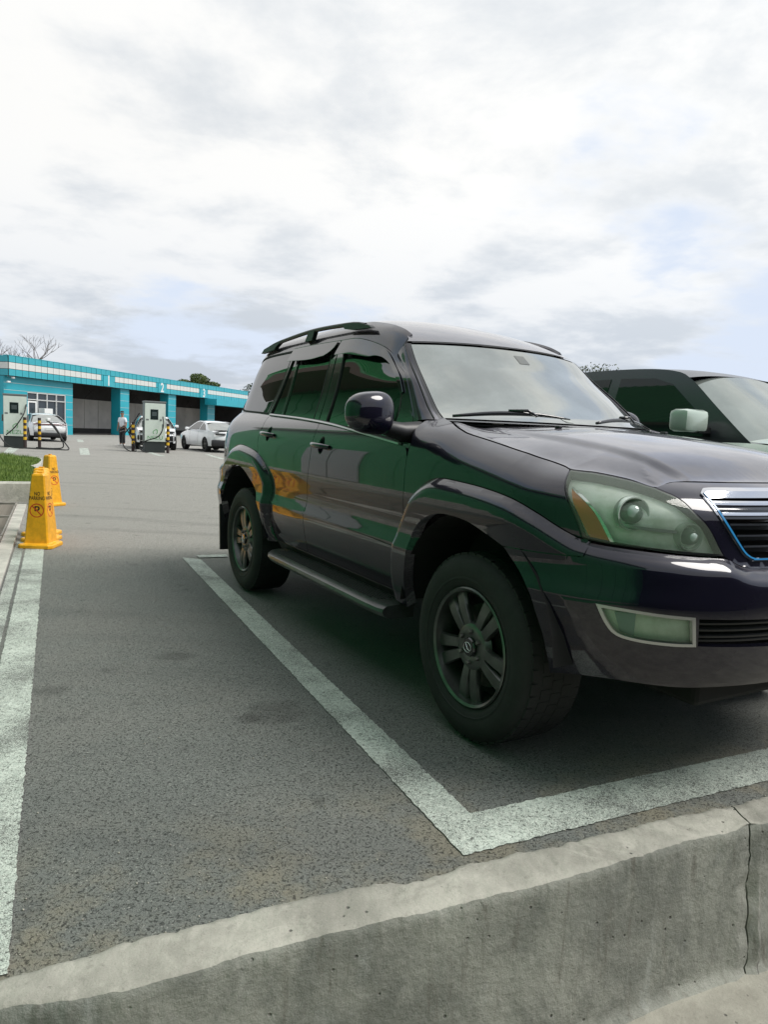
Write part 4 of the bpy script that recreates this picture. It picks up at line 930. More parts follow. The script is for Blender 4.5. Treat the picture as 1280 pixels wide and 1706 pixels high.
# ---------------------------------------------------------------- low concrete wall in front
def low_wall():
    wb=np.array(WB_[1:-1]); bx_=np.linspace(-6,6,2400); back=np.stack([bx_,_pch(wb[:,0],wb[:,1])(bx_)],1)
    fr=[(-6,-1.40),(-2.2,.66),(-.73,1.325),(-.54,1.375),(-.2,1.535),(.11,1.665),(.47,1.815),(1.07,2.105),(1.28,2.19),(6,4.37)]
    fx_=np.linspace(-6,6,2400); fr=np.array(fr); front=np.stack([fx_,_pch(fr[:,0],fr[:,1])(fx_)],1)
    def at(L,x): return np.interp(x,L[:,0],L[:,1])
    JX=1.215
    for nm,x0,x1,lab in (('low_wall',-6,JX-.002,'Long grey concrete retaining wall section with pale mortar cap along the bottom of the photo'),('low_wall',JX+.004,6,'Short concrete retaining wall section right of the open crack, bottom right corner')):
        fine0,fine1=max(x0,-1.0),min(x1,1.9)
        xs=np.concatenate([np.linspace(x0,fine0,12)[:-1] if x0<fine0-.01 else [],np.linspace(fine0,fine1,int((fine1-fine0)/.007)),np.linspace(fine1,x1,12)[1:] if x1>fine1+.01 else []])
        # cross rows: back of the cap (under the asphalt lip), cap, arris, face, foot
        rows=[]
        for x in xs:
            yb,yf=at(back,x),at(front,x)
            r=noise.noise(Vector((x*9,1.3,0)))*.016+noise.noise(Vector((x*31,4.3,0)))*.011+noise.noise(Vector((x*77,2.3,0)))*.005
            col=[(yb+.10,-.06),(yb+.030+r,-.02),(yb+.006+r,.004)]
            for f in (.12,.26,.4,.55,.7,.83,.93): col.append((yb+r*(1-f)+(yf-yb)*f,.012))
            e=noise.noise(Vector((x*14,7.7,2)))*.003+min(0,noise.noise(Vector((x*46,2.7,2))))*.006
            col.append((yf+.003+e,.008)); nface=30
            for k in range(nface+1):
                f=k/nface; col.append((yf-.004+e*max(0,1-f*8)-f*.025-(0.055*max(0,(f-.90)/.10)**2),-.004-f*.49))
            rows.append([(x,y,z) for y,z in col])
        n=len(rows[0]); V=[]
        for i,row in enumerate(rows):
            for j,(x,y,z) in enumerate(row):
                p=Vector((x,y,z)); 
                if 2<j<11: z+=.0045*noise.fractal(Vector((x*11,y*11,0)),1,2,5)+.002*noise.noise(Vector((x*60,y*60,3)))
                elif j>=11: y+=.0035*noise.fractal(Vector((x*6,z*6,5)),1,2,5)+.0012*noise.noise(Vector((x*70,z*40,3)))
                if abs(x-JX)<.05:
                    y+=(.05-abs(x-JX))*.35*(1 if j>=10 else 0)*(.7+.6*noise.noise(Vector((z*16,1,x*3)))); x+=.014*noise.noise(Vector((z*9,7,0)))+.006*noise.noise(Vector((z*40,7,i*.0)))+(.0 if j<10 else -(z)*.05)
                V.append((x,y,z))
        f1=[];f2=[]
        for i in range(len(rows)-1):
            for j in range(n-1):
                q=(i*n+j,i*n+j+1,(i+1)*n+j+1,(i+1)*n+j); (f1 if j<10 else f2).append(q)
        root=empty(nm,(0,0,0),0,lab,'wall')
        def sub(name,fs,mat):
            ids=sorted({k for q in fs for k in q}); mp={k:i for i,k in enumerate(ids)}
            o=link(name,mesh(name,[V[k] for k in ids],[tuple(mp[k] for k in q) for q in fs]),mat,root,True)
            if name=='cast_face':
                if sum(p.normal.y for p in o.data.polygons)>0: o.data.flip_normals()
            elif sum(p.normal.z for p in o.data.polygons)<0: o.data.flip_normals()
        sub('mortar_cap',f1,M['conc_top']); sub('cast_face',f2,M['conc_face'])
        # end cheek at the joint
        xe=x1 if x1<2 else x0; i=len(rows)-1 if x1<2 else 0
        ring=[V[i*n+j] for j in range(1,n)]; ck=[ (p[0],p[1]+.16,p[2]) for p in ring]
        m2=mesh('end_face',ring+[(ring[0][0],ring[0][1]+.1,ring[0][2]-.3),(ring[-1][0],ring[-1][1]+.25,ring[-1][2])],[tuple(range(len(ring)+2))]); link('end_face',m2,M['conc_face'],root)
    b=MB(); b.box((JX,2.262,-.26),(.05,.16,.46),rz=.42); o=b.build('joint_fill',mat_concrete('dark_joint_earth',(.16,.155,.135),(.24,.235,.20)),None); tag(o,kind='structure')
low_wall()
# loose grit on the asphalt by the wall
def grit():
    b=MB(); bm=bmesh.new(); bmesh.ops.create_icosphere(bm,subdivisions=1,radius=1); base=[v.co.copy() for v in bm.verts]; fs=[[v.index for v in f.verts] for f in bm.faces]; bm.free()
    for i in range(420):
        x=random.uniform(-1.4,1.6); yb=np.interp(x,[p[0] for p in WB_],[p[1] for p in WB_]); y=yb+.01+abs(random.gauss(0,.35)) if i%2 else yb+random.uniform(.0,2.6)
        r=random.uniform(.0012,.0036); q=[Vector((v.x*random.uniform(.7,1.2),v.y*random.uniform(.7,1.2),v.z*.7))*r+Vector((x,y,r*.5)) for v in base]; b.add(q,fs)
    o=b.build('grit',simple('grit_stone',(.30,.28,.24),.9,var=.5,vs=200),None,True); tag(o,kind='stuff')
grit()
# ---------------------------------------------------------------- drain, kerb island
def drain():
    st=empty('drain_grate',LP(4.0,-.95),math.atan2(LD.y,LD.x),'Rusty steel drain grating in a concrete channel left of the yellow cones','drain grate')
    steel=simple('rusted_grate_steel',(.42,.36,.31),.6,metal=.3,var=.35,vs=6)
    # local x along the line, local y to the left
    a0,a1=-1.8,4.1
    for i in range(int((a1-a0)/.066)):
        b=MB(); b.box((a0+i*.066,.0,-.006),(.022,1.14,.03)); o=b.build('grate_bar',steel,st) if i==0 else None
        if i==0: first=o
        else: c=first.copy(); C.objects.link(c); c.location=(i*.066,0,0)
    b=MB(); b.box((1.15,-.575,.002),(5.9,.012,.04)); b.box((1.15,.575,.002),(5.9,.012,.04)); 
    for x in (-1.82,-.30,1.30,2.75,4.12): b.box((x,0,.006),(.04,1.16,.04))
    b.build('grate_frame',simple('grate_frame_steel',(.26,.24,.21),.5,metal=.4,var=.3),st)
    pit=MB(); pit.box((1.15,0,-.03),(5.9,1.14,.01)); 
    o=pit.build('channel_bottom',M['well'],st); 
    # the hole is modelled as a shallow dark tray laid on the sheet, rims of concrete round it
    for o in st.children: o.location.z+=.032
    rim=MB(); rim.box((1.15,-.64,.014),(6.1,.115,.03),bev=.004); o=rim.build('channel_edge',M['kerb'],st)
    rim=MB(); rim.box((4.25,-.0,.014),(.22,1.16,.03),bev=.004); o=rim.build('channel_edge',M['kerb'],st)
drain()
def island():
    pts=[(-4.88,9.93),(-5.9,12.15),(-6.95,14.45),(-7.5,15.6),(-7.95,16.15),(-8.6,16.3),(-14,15.6),(-16,12),(-12,8.6),(-6.2,9.05)]
    out=catmull(np.array([(-4.86,9.93),(-5.9,12.15),(-6.95,14.45),(-7.5,15.6),(-8.0,16.2),(-8.8,16.35)]),.25)
    pts=[tuple(p) for p in out]+[(-11.2,15.9),(-9.7,12.9),(-7.3,8.7),(-5.6,9.55)]
    H=.27; c=np.array(pts).mean(0); root=empty('planting_island',(0,0,0),0,'Raised grass island with pale concrete kerb behind the yellow cones','kerb island')
    n=len(pts); inn=[tuple(np.array(p)+(c-np.array(p))/np.linalg.norm(c-np.array(p))*.17) for p in pts]
    v=[(x,y,0) for x,y in pts]+[(x,y,H-.02) for x,y in pts]+[(x*.995+c[0]*.005,y*.995+c[1]*.005,H) for x,y in pts]+[(x,y,H) for x,y in inn]+[(x,y,H-.08) for x,y in inn]
    f=[]
    for r in range(4):
        for i in range(n): f.append((r*n+i,r*n+(i+1)%n,(r+1)*n+(i+1)%n,(r+1)*n+i))
    b=MB(); b.add(v,f); b.build('kerb',M['kerb'],root)
    so=poly_sheet('soil',[(x,y,H-.03) for x,y in inn],simple('lawn_soil',(.05,.07,.02),.95,var=.4,vs=3),None,root)
    # grass blades
    ip=np.array(inn); lo,hi=ip.min(0),ip.max(0); V=[];F_=[]; k=0
    rnd=np.random.RandomState(3)
    pts2=rnd.rand(60000,2)*(hi-lo)+lo; pts2=pts2[inpoly(pts2,ip)]; pts2=pts2[(pts2[:,0]>-11)][:30000]
    for x,y in pts2:
        h=rnd.uniform(.06,.13)*(1+.35*math.sin(x*2.3+y)); a=rnd.uniform(0,6.28); w=.007; lean=rnd.uniform(.0,.06); b_=rnd.uniform(0,6.28)
        V+=[(x-w*math.cos(a),y-w*math.sin(a),H-.04),(x+w*math.cos(a),y+w*math.sin(a),H-.04),(x+lean*math.cos(b_),y+lean*math.sin(b_),H-.04+h)]; F_.append((k,k+1,k+2)); k+=3
    g=NT('grass_blades'); g.set(color=g.mix(g.ramp(g.noise(g.pos(),1.6,5,.7),.35,.65),(.085,.150,.022),(.19,.27,.05)),rough=.6)
    o=link('grass',mesh('grass',V,F_),g.m); tag(o,kind='stuff')
    b=MB(); b.lathe([(.0,.34),(.05,.335),(.085,.30),(.10,.22),(.12,.0)],20,'Z',c=(-5.33,9.55,0)); o=b.build('kerb_stone',M['kerb'],None,ang=50); tag(o,'Rounded pale concrete stub at the left edge in front of the grass island','kerb stone')
island()
# ---------------------------------------------------------------- text helper
def text_mesh(txt,size,depth=.0,bold=False,sx=1):
    cu=bpy.data.curves.new('t','FONT'); cu.body=txt; cu.size=size; cu.align_x='CENTER'; cu.align_y='CENTER'; cu.extrude=depth; cu.space_line=.85
    if bold: cu.offset=size*.018
    o=bpy.data.objects.new('t',cu); C.objects.link(o); dg=bpy.context.evaluated_depsgraph_get(); dg.update()
    me=bpy.data.meshes.new_from_object(o.evaluated_get(dg)); bpy.data.objects.remove(o)
    for v in me.vertices: v.co.x*=sx
    return me
def place_text(name,txt,size,mat,parent,M4,bold=False,sx=1):
    me=text_mesh(txt,size,0,bold,sx); me.transform(M4); me.materials.clear(); return link(name,me,mat,parent)
# ---------------------------------------------------------------- no-parking cones
M['cone']=simple('yellow_plastic',(.80,.38,.010),.42,var=.14,vs=16,bump=.05)
M['ink']=simple('black_print',(.03,.012,.008),.5); M['redink']=simple('red_print',(.55,.04,.012),.5)
def make_cone(loc,rz,label):
    r=empty('no_parking_cone',loc,rz,label,'parking cone','yellow no parking cones'); 
    Hc=.68; wb,wt=.105,.060
    b=MB(); k=0
    prof=[(.150,0),(.150,.030),(.140,.040),(.118,.042),(.108,.050),(wt,Hc-.02),(wt-.008,Hc-.006),(wt-.018,Hc)]
    V=[];F_=[]
    def ring(w,z,ch): 
        c=min(ch,w*.5); return [(w-c,-w,z),(w,-w+c,z),(w,w-c,z),(w-c,w,z),(-w+c,w,z),(-w,w-c,z),(-w,-w+c,z),(-w+c,-w,z)]
    body=[ring(w,z,.012) for w,z in prof[3:]]
    for rr in body: V+=rr
    for i in range(len(body)-1):
        for j in range(8): F_.append((i*8+j,i*8+(j+1)%8,(i+1)*8+(j+1)%8,(i+1)*8+j))
    F_.append(tuple((len(body)-1)*8+j for j in range(8)))
    b.add(V,F_); b.build('body',M['cone'],r)
    b=MB(); V=[];F_=[]; base=[ring(w,z,.03) for w,z in ((.146,.0),(.152,.006),(.152,.030),(.144,.040),(.108,.043))]
    for rr in base: V+=rr
    for i in range(4):
        for j in range(8): F_.append((i*8+j,i*8+(j+1)%8,(i+1)*8+(j+1)%8,(i+1)*8+j))
    F_.append(tuple(range(8))); b.add(V,F_); b.build('base',M['cone'],r)
    lid=MB(); lid.box((0,0,Hc+.004),(.05,.02,.018),bev=.004); lid.build('grip',M['cone'],r)
    tilt=math.atan2(wb-wt,Hc-.05)
    for q in range(4):
        A=Matrix.Rotation(q*math.pi/2,4,'Z')
        def face(zc): 
            w=wb+(wt-wb)*(zc-.05)/(Hc-.07); return A@Matrix.Translation((0,-w-.0016,zc))@Matrix.Rotation(math.pi/2-tilt,4,'X')
        place_text('lettering','NO\nPARKING',.047,M['ink'],r,face(.475),True,.70)
        place_text('parking_symbol','P',.10,M['ink'],r,face(.345),True)
        ring_=MB(); n=36
        V=[];F_=[]
        for j in range(n):
            th=2*math.pi*j/n; V+=[(.064*math.cos(th),.064*math.sin(th),.0004),(.055*math.cos(th),.055*math.sin(th),.0004)]
            F_.append((2*j,2*((j+1)%n),2*((j+1)%n)+1,2*j+1))
        s=.0035; d=.056*math.sqrt(.5); V+=[(-d-s,d-s,.0008),(-d+s,d+s,.0008),(d+s,-d+s,.0008),(d-s,-d-s,.0008)]; F_.append((2*n,2*n+1,2*n+2,2*n+3))
        me=mesh('prohibition_ring',V,F_); me.transform(face(.345)); link('prohibition_ring',me,M['redink'],r)
    return r
cone0=make_cone((-3.155,6.53,0),R_(4),'Nearest yellow no-parking cone of the row of three beside the drain grate')
for loc,rz,lab in (((-3.305,6.86,0),R_(8),'Middle yellow no-parking cone of the row of three, half hidden by the nearest'),((-3.462,7.19,0),R_(3),'Rearmost yellow no-parking cone of the row of three beside the drain'),((-4.52,9.63,0),R_(-28),'Lone yellow no-parking cone standing farther back, two printed faces showing')):
    c=copy_tree(cone0); c.location=loc; c.rotation_euler.z=rz; c['label']=lab
# ---------------------------------------------------------------- teal car wash building
FA=Vector((-21.88,41.59)); FDv=Vector((.231,.973)); FN=Vector((.973,-.231))   # FN points out of the facade
def fp(t,o,z): p=FA+FDv*t+FN*o; return Vector((p.x,p.y,z))
FR=math.atan2(FDv.y,FDv.x)
M['teal']=simple('teal_panel',(.018,.34,.42),.38,var=.06,vs=.7); M['teal_tile']=simple('teal_tile',(.035,.36,.43),.35,var=.10,vs=.9)
M['white_tile']=simple('white_tile',(.62,.63,.60),.4,var=.05,vs=.9)
M['joint']=simple('pale_joint',(.45,.52,.50),.6); M['darkin']=simple('dark_interior',(.05,.046,.044),.85,var=.3,vs=.5); M['bayfloor']=simple('wet_bay_floor',(.05,.045,.045),.5)
M['bayback']=simple('bay_back_panel',(.62,.58,.53),.6,var=.15,vs=.5)
M['white_frame']=simple('white_frame',(.72,.73,.72),.4); M['winglass']=simple('shop_glass',(.03,.04,.05),.05)
M['roofing']=simple('roof_sheet',(.25,.26,.27),.7)
def car_wash():
    r=empty('car_wash',fp(0,0,0),FR,'Long teal and white tiled car wash with open bays numbered 1, 2 and 3','building')
    # local: x along facade, y = into the building (left of x), z up
    Lf=33.0
    def bx(name,x0,x1,y0,y1,z0,z1,mat,bev=0,parent=r):
        b=MB(); b.box(((x0+x1)/2,(y0+y1)/2,(z0+z1)/2),(x1-x0,y1-y0,z1-z0),bev=bev); return b.build(name,mat,parent)
    bx('roof',.05,Lf,.12,5.4,4.30,4.42,M['roofing'])
    bx('fascia_core',.0,Lf,.03,.30,3.36,4.46,M['darkin'])
    bx('fascia_core',-.0,.25,.30,5.4,3.36,4.46,M['darkin'])
    bx('office_wall',0.02,1.93,.35,.55,0,3.36,M['teal'],parent=r)
    bx('office_wall',5.40,6.08,.35,.55,0,3.36,M['teal'])
    bx('office_wall',1.93,5.40,.35,.55,2.56,3.36,M['teal'])
    bx('office_wall',2.78,5.40,.35,.55,0,.70,M['teal'])
    bx('office_side_wall',.02,.22,.55,5.3,0,3.36,M['teal'])
    bx('bay_divider',5.95,6.08,.55,4.8,0,3.36,M['darkin'])
    for z in (.62,1.14,1.62,2.10,2.56,2.98): 
        for (xa,xb) in ((.02,1.90),(5.42,6.08)) if z<2.5 else ((.02,6.08),): bx('wall_joint',xa,xb,.338,.35,z,z+.025,M['joint'])
    # window wall: frame bars, panes, door
    bx('window_room_back',1.9,5.4,2.5,2.6,0,3.3,M['darkin'])
    for (x0,x1,z0,z1) in ((1.95,2.76,2.14,2.50),(2.84,3.64,2.14,2.50),(3.70,4.50,2.14,2.50),(4.56,5.34,2.14,2.50),(2.84,3.64,.74,2.08),(3.70,4.50,.74,2.08),(4.56,5.34,.74,2.08)):
        w=empty('window',(0,0,0),0,parent=r); bx('pane',x0,x1,.44,.45,z0,z1,M['winglass'],parent=w)
        for q in ((x0-.045,x0,z0-.045,z1+.045),(x1,x1+.045,z0-.045,z1+.045),(x0,x1,z1,z1+.045),(x0,x1,z0-.045,z0)): bx('frame',q[0]+.001,q[1]-.001,.36,.47,q[2],q[3],M['white_frame'],parent=w)
    d=empty('door',(0,0,0),0,parent=r); bx('pane',2.08,2.64,.42,.43,.12,1.93,M['winglass'],parent=d)
    for q in ((1.97,2.08,.02,2.03),(2.64,2.75,.02,2.03),(2.08,2.64,1.93,2.03),(2.08,2.64,.02,.12)): bx('frame',q[0],q[1],.38,.46,q[2],q[3],M['white_frame'],parent=d)
    bx('plaque',1.50,1.86,.325,.345,1.50,1.64,M['white_frame'])
    bx('ac_unit',2.85,3.60,-.10,.33,.95,1.62,M['white_frame'],bev=.02)
    # bays
    for i,(x0,x1) in enumerate(((11.15,12.25),(17.75,18.95),(24.5,25.9))):
        pl=bx('pillar',x0,x1,.20,.95,0,3.36,M['teal'])
        for z in (.5,1.0,1.5,2.0,2.5,3.0):
            bx('pillar_joint',x0-.004,x1+.004,.192,.20,z,z+.022,M['joint'])
    bx('back_wall',6.08,Lf,4.7,4.85,0,4.3,M['darkin'])
    bx('far_wall',Lf-.2,Lf,.35,4.7,0,4.3,M['darkin'])
    x=6.3
    while x<Lf-1.4:
        bx('back_panel',x,x+1.66,4.60,4.69,.35,2.55,M['bayback']); x+=1.70
    bx('bay_floor',6.1,Lf-.2,.6,4.6,.005,.012,M['bayfloor'])
    for i in range(9):
        xx=6.8+i*3.0; b=MB(); b.tube([(xx,4.3,2.7),(xx+1.0,4.3,3.3)],.03,6); b.tube([(xx+1.4,4.3,2.7),(xx+.4,4.3,3.3)],.03,6); b.build('roof_truss',M['darkin'],r)
    # canopy at the far end
    bx('canopy',23.6,Lf,-1.15,.02,2.80,3.34,M['teal'])
    # fascia tiles
    P_=.535; nt=int(Lf/P_); tiles={}
    nums=((8.80,9.95),(15.80,16.95),(22.65,23.95))
    first={}
    for row,(z0,z1,mt) in enumerate(((3.38,3.74,'teal_tile'),(3.765,4.125,'white_tile'),(4.15,4.50,'teal_tile'))):
        for i in range(nt):
            x=i*P_+.01; mid=x+P_/2
            m_=mt
            if row<2 and any(a-.2<mid<b_+.2 for a,b_ in nums):
                if row==1: m_='teal_tile'
            key=(row,m_)
            if key not in first:
                b=MB(); b.box((P_/2,0,(z1-z0)/2),(P_-.034,.045,z1-z0),bev=.006); first[key]=b.build('tile',M[m_],r); o=first[key]
            else: o=first[key].copy(); C.objects.link(o)
            o.location=(x,-.0+.008*((i*7+row*3)%3-1)*.6,z0)
    for row,(z0,z1,mt) in enumerate(((3.38,3.74,'teal_tile'),(3.765,4.125,'white_tile'),(4.15,4.50,'teal_tile'))):
        for i in range(9):
            b=first[(row,mt)].copy(); C.objects.link(b); b.rotation_euler=(0,0,math.pi/2); b.location=(-.012,.03+i*P_,z0)
    bx('coping',-.04,Lf,-.035,.34,4.505,4.54,M['teal_tile'])
    for (a,b_),n in zip(nums,'123'):
        s=empty('bay_number',(0,0,0),0,parent=r)
        bx('number_plate',a,b_,-.06,-.026,3.40,4.12,M['teal_tile'],parent=s)
        MM=Matrix.Translation(((a+b_)/2,-.068,3.76))@Matrix.Rotation(math.pi/2,4,'X')
        place_text('numeral',n,.98,M['white_frame'],s,MM,True)
    for (x,z) in ((.35,3.28),(-.0,3.02)): 
        b=MB(); b.box((x+.15,.12,z),(.22,.10,.10),bev=.02); b.build('camera',M['white_frame'],r)
car_wash()
def planter(loc,label):
    r=empty('planter',loc,FR,label,'planter','planters by the pillar')
    b=MB(); b.prism([(-.30,-.3),(.30,-.3),(.30,.3),(-.30,.3)],0,.48); b.build('pot',M['kerb'],r)
    return r
for k,(t_,lab) in enumerate(((19.6,'Grey square planter right of the second teal pillar, nearer one'),(20.9,'Grey square planter right of the second teal pillar, farther one'))):
    p=planter(fp(t_,1.1,0),lab)
    bm=MB()
    for i in range(60):
        a=random.uniform(0,6.28); rr=random.uniform(0,.25); bm.box((rr*math.cos(a),rr*math.sin(a),.5+random.uniform(0,.22)),(.06,.06,.05),rz=a)
    o=bm.build('flowers',simple('faded_flowers',(.30,.10,.09) if k==0 else (.45,.40,.36),.7,var=.5,vs=9),p); o['kind']='stuff'
# ---------------------------------------------------------------- green building whose wall the SUV mirrors
M['green_wall']=simple('green_wall_paint',(.050,.30,.115),.55,var=.10,vs=.5)
M['green_roof']=simple('green_roof_sheet',(.04,.26,.09),.45,var=.08,vs=.4)
M['brown']=simple('brown_eave',(.11,.075,.055),.6)
M['greydoor']=simple('pale_grey_door',(.42,.42,.43),.45,var=.04)
def green_hall():
    o=cw(0,0); r=empty('green_hall',cw(0,5.2),FWD,'Green sheet-clad hall with brown eave and pale grey doors, seen mirrored in the SUV flank','building')
    # local x = forward of SUV, local y = left of SUV, so away from the SUV flank is -y
    def bx(name,x0,x1,y0,y1,z0,z1,mat,parent=r,bev=0):
        b=MB(); b.box(((x0+x1)/2,-(y0+y1)/2,(z0+z1)/2),(x1-x0,y1-y0,z1-z0),bev=bev); return b.build(name,mat,parent)
    X0,X1=-20.5,9.0; HW=5.6
    bx('wall',X0,X1,0,.25,-.5,HW,M['green_wall'])
    bx('end_wall',X0,X0+.25,.25,6,-.5,HW,M['green_wall'])
    bx('plinth',X0,X1,-.06,-.001,-.01,.30,M['kerb'])
    bx('eave',X0-.3,X1,-.50,-.02,HW,HW+.26,M['brown'])
    b=MB(); b.prism([(-.5,HW+.262),(-.5,HW+.34),(3.2,HW+6.6),(6.9,HW+.34),(6.9,HW+.262)],X0-.3,X1,lambda a,z,h:(h,-a,z)); b.build('roof',M['green_roof'],r)
    x=X0
    while x<X1:
        b=MB(); L=math.hypot(3.7,6.26); b.box((x,-1.35,HW+3.50),(.05,L,.05),rx=-math.atan2(6.26,3.7)); b.build('roof_rib',M['green_roof'],r); x+=.45
    x=X0+.3
    while x<X1:
        bx('wall_rib',x,x+.04,-.018,-.001,.32,HW-.01,M['green_wall']); x+=1.1
    for x0 in (-11.9,):
        bx('door',x0,x0+2.6,-.06,-.02,.32,2.35,M['greydoor']); bx('door_seam',x0+1.29,x0+1.31,-.07,-.061,.32,2.35,M['well'])
    # wing behind the photographer
    sl=simple('slate_cladding',(.035,.04,.055),.6,var=.1,vs=.5)
    b=MB(); b.box((7.6,6.2,1.2),(.3,14,3.6)); b.build('wing_wall',sl,r)
    b=MB(); b.box((7.35,6.2,3.08),(.8,14,.16)); b.build('wing_eave',M['brown'],r)
green_hall()
# ---------------------------------------------------------------- trees
def bare_tree(loc,h,spread,label,seed,leaf=0,mat=None):
    rnd=random.Random(seed); r=empty('bare_tree' if not leaf else 'leafy_tree',loc,0,label,'tree','bare trees behind the car wash' if not leaf else None)
    tr=MB(); tw=MB(); tips=[]
    def grow(p,d,L,rad,depth):
        pts=[p];q=p;dd=d
        for i in range(4):
            dd=(dd+Vector((rnd.gauss(0,.13),rnd.gauss(0,.13),rnd.gauss(.05,.08)))).normalized(); q=q+dd*L/4; pts.append(q)
        (tr if depth<2 else tw).tube(pts,[rad*(1-.11*i) for i in range(5)],7 if depth<2 else 4,False)
        if depth>=5: tips.append(q); return
        if depth>=3: tips.append(pts[2])
        n=3 if depth<3 else rnd.choice((2,3))
        for i in range(n):
            a=rnd.uniform(0,6.28); s=Vector((math.cos(a),math.sin(a),0)); nd=(dd*1.0+s*spread*rnd.uniform(.6,1.1)+Vector((0,0,.10))).normalized()
            grow(pts[-1] if i else pts[-1],nd,L*rnd.uniform(.60,.80),rad*.58,depth+1)
    grow(Vector((0,0,0)),Vector((0,0,1)),h*.36,h*.022,0)
    bk=simple('bark',(.10,.085,.075),.9,var=.3) if 'bark' not in M else M['bark']; M['bark']=bk
    tr.build('trunk',bk,r,True); o=tw.build('twigs',bk,r,True); o['kind']='stuff'
    return r,tips
bare_tree((-28.6,59,0),6.9,.8,'Bare branching tree rising behind the car wash left of bay 1',5)
bare_tree((-25.3,46.5,0),5.6,.8,'Bare tree cut by the left edge of the photo above the car wash',9)
def crown_tree(name,loc,h,rx,rz,label,seed,c0,c1,n=9000,leaf=.10,zc=None,group=None):
    rnd=np.random.RandomState(seed); r=empty(name,loc,0,label,'tree',group)
    tr=MB(); tr.tube([(0,0,0),(.1,0,h*.3),(0,.1,h*.55)],[h*.03,h*.024,h*.016],8)
    zc=zc or h-rz
    lobes=[(rnd.normal(0,rx*.42),rnd.normal(0,rx*.42),zc+rnd.normal(0,rz*.38),rnd.uniform(.30,.55)) for _ in range(16)]
    for a in lobes[:9]: tr.tube([(0,.05,h*.45),(a[0]*.5,a[1]*.5,(h*.45+a[2])/2),(a[0],a[1],a[2])],[h*.012,h*.008,h*.004],5)
    tr.build('trunk',M['bark'],r,True)
    V=[];F_=[];k=0
    for i in range(n):
        lb=lobes[rnd.randint(len(lobes))]; d=rnd.normal(size=3); d/=np.linalg.norm(d); rr=rnd.uniform(.45,1.0)**.5*lb[3]
        c=np.array([lb[0]+d[0]*rr*rx,lb[1]+d[1]*rr*rx,lb[2]+d[2]*rr*rz*.9])
        u=rnd.normal(size=3);u/=np.linalg.norm(u);w=np.cross(u,rnd.normal(size=3));w/=np.linalg.norm(w); s=leaf*rnd.uniform(.6,1.3)
        V+=[tuple(c-u*s),tuple(c+w*s*.5),tuple(c+u*s),tuple(c-w*s*.5)]; F_.append((k,k+1,k+2,k+3)); k+=4
    t=NT(name+'_leaves'); t.set(color=t.mix(t.ramp(t.noise(t.coord(),.9,4,.6),.35,.65),c0,c1),rough=.6); 
    o=link('crown',mesh('crown',V,F_),t.m,r); o['kind']='stuff'; return r
crown_tree('green_tree',(-19.7,75,0),5.9,2.2,1.1,'Green leafy tree showing above the roof by bay 3',4,(.05,.085,.018),(.10,.14,.035),9000,.11)
crown_tree('conifer',(-26.9,80,0),6.5,.42,1.6,'Small dark conifer pair top above the fascia between bays 1 and 2',8,(.02,.035,.02),(.05,.06,.04),1500,.10)
crown_tree('distant_tree',(8.6,31,0),4.55,1.2,.8,'Sparse treetop showing over the roof of the second car',3,(.03,.045,.015),(.07,.09,.03),900,.06)
crown_tree('shrub_tree',(-15.3,82,0),6.1,1.6,1.0,'Tiny dark treetop above the far right end of the teal roof',12,(.03,.05,.03),(.06,.08,.04),900,.10)
# ================================================================ other vehicles
def strip(name,path,mat,parent,ns=21,crown=.05,n=6,edge=.0,scale=1):
    """path: (x,z,halfwidth) down the centre section; swept across the car with crown"""
    p=catmull(np.array(path,float),.05*scale); p=np.vstack([p,path[-1]])
    d=np.gradient(p[:,:2],axis=0); nn=np.stack([d[:,1],-d[:,0]],1); nn/=np.linalg.norm(nn,axis=1)[:,None]+1e-9
    c=np.array([0,.7]); 
    if ((p[:,:2]-c)*nn).sum()<0: nn=-nn
    V=[]
    for i in range(len(p)):
        for j in range(ns):
            s=-1+2*j/(ns-1); cr=crown(p[i,0]) if callable(crown) else crown
            q=-(abs(s)**2.6)*cr
            V.append((p[i,0]+nn[i,0]*q,p[i,2]*s,p[i,1]+nn[i,1]*q))
    f=[(j*ns+i,j*ns+i+1,(j+1)*ns+i+1,(j+1)*ns+i) for j in range(len(p)-1) for i in range(ns-1)]
    me=mesh(name,V,f); bm=bmesh.new(); bm.from_mesh(me); bmesh.ops.recalc_face_normals(bm,faces=bm.faces)
    bm.to_mesh(me); bm.free(); return link(name,me,mat,parent,True)
def wheel_simple(parent,x,y,R,s,mat):
    w=empty('wheel',(x,y,R),0,parent=parent)
    b=MB(); b.lathe([(R*.66,-.01*-s*0),(R*.70,s*.012),(R*.9,s*.015),(R*.98,-s*.01),(R,-s*.04),(R,-s*.19),(R*.95,-s*.22),(R*.6,-s*.22)],36); b.build('tyre',M['rubber'],w,ang=50)
    b=MB(); b.lathe([(R*.69,s*.0),(R*.64,-s*.02),(R*.60,-s*.09),(.01,-s*.09)],30); b.build('rim',M['rim_dark'],w,ang=40)
    sp=MB()
    for k in range(5):
        a=R_(90+72*k); L=R*.62
        for o in (-.035,.035):
            sp.box((math.cos(a)*L*.52-o*math.sin(a),-s*.02,math.sin(a)*L*.52+o*math.cos(a)),(L,.03,.035),ry=-a)
    sp.lathe([(.01,s*.0),(.07,-s*.005),(.08,-s*.04)],16); sp.build('spokes',mat,w)
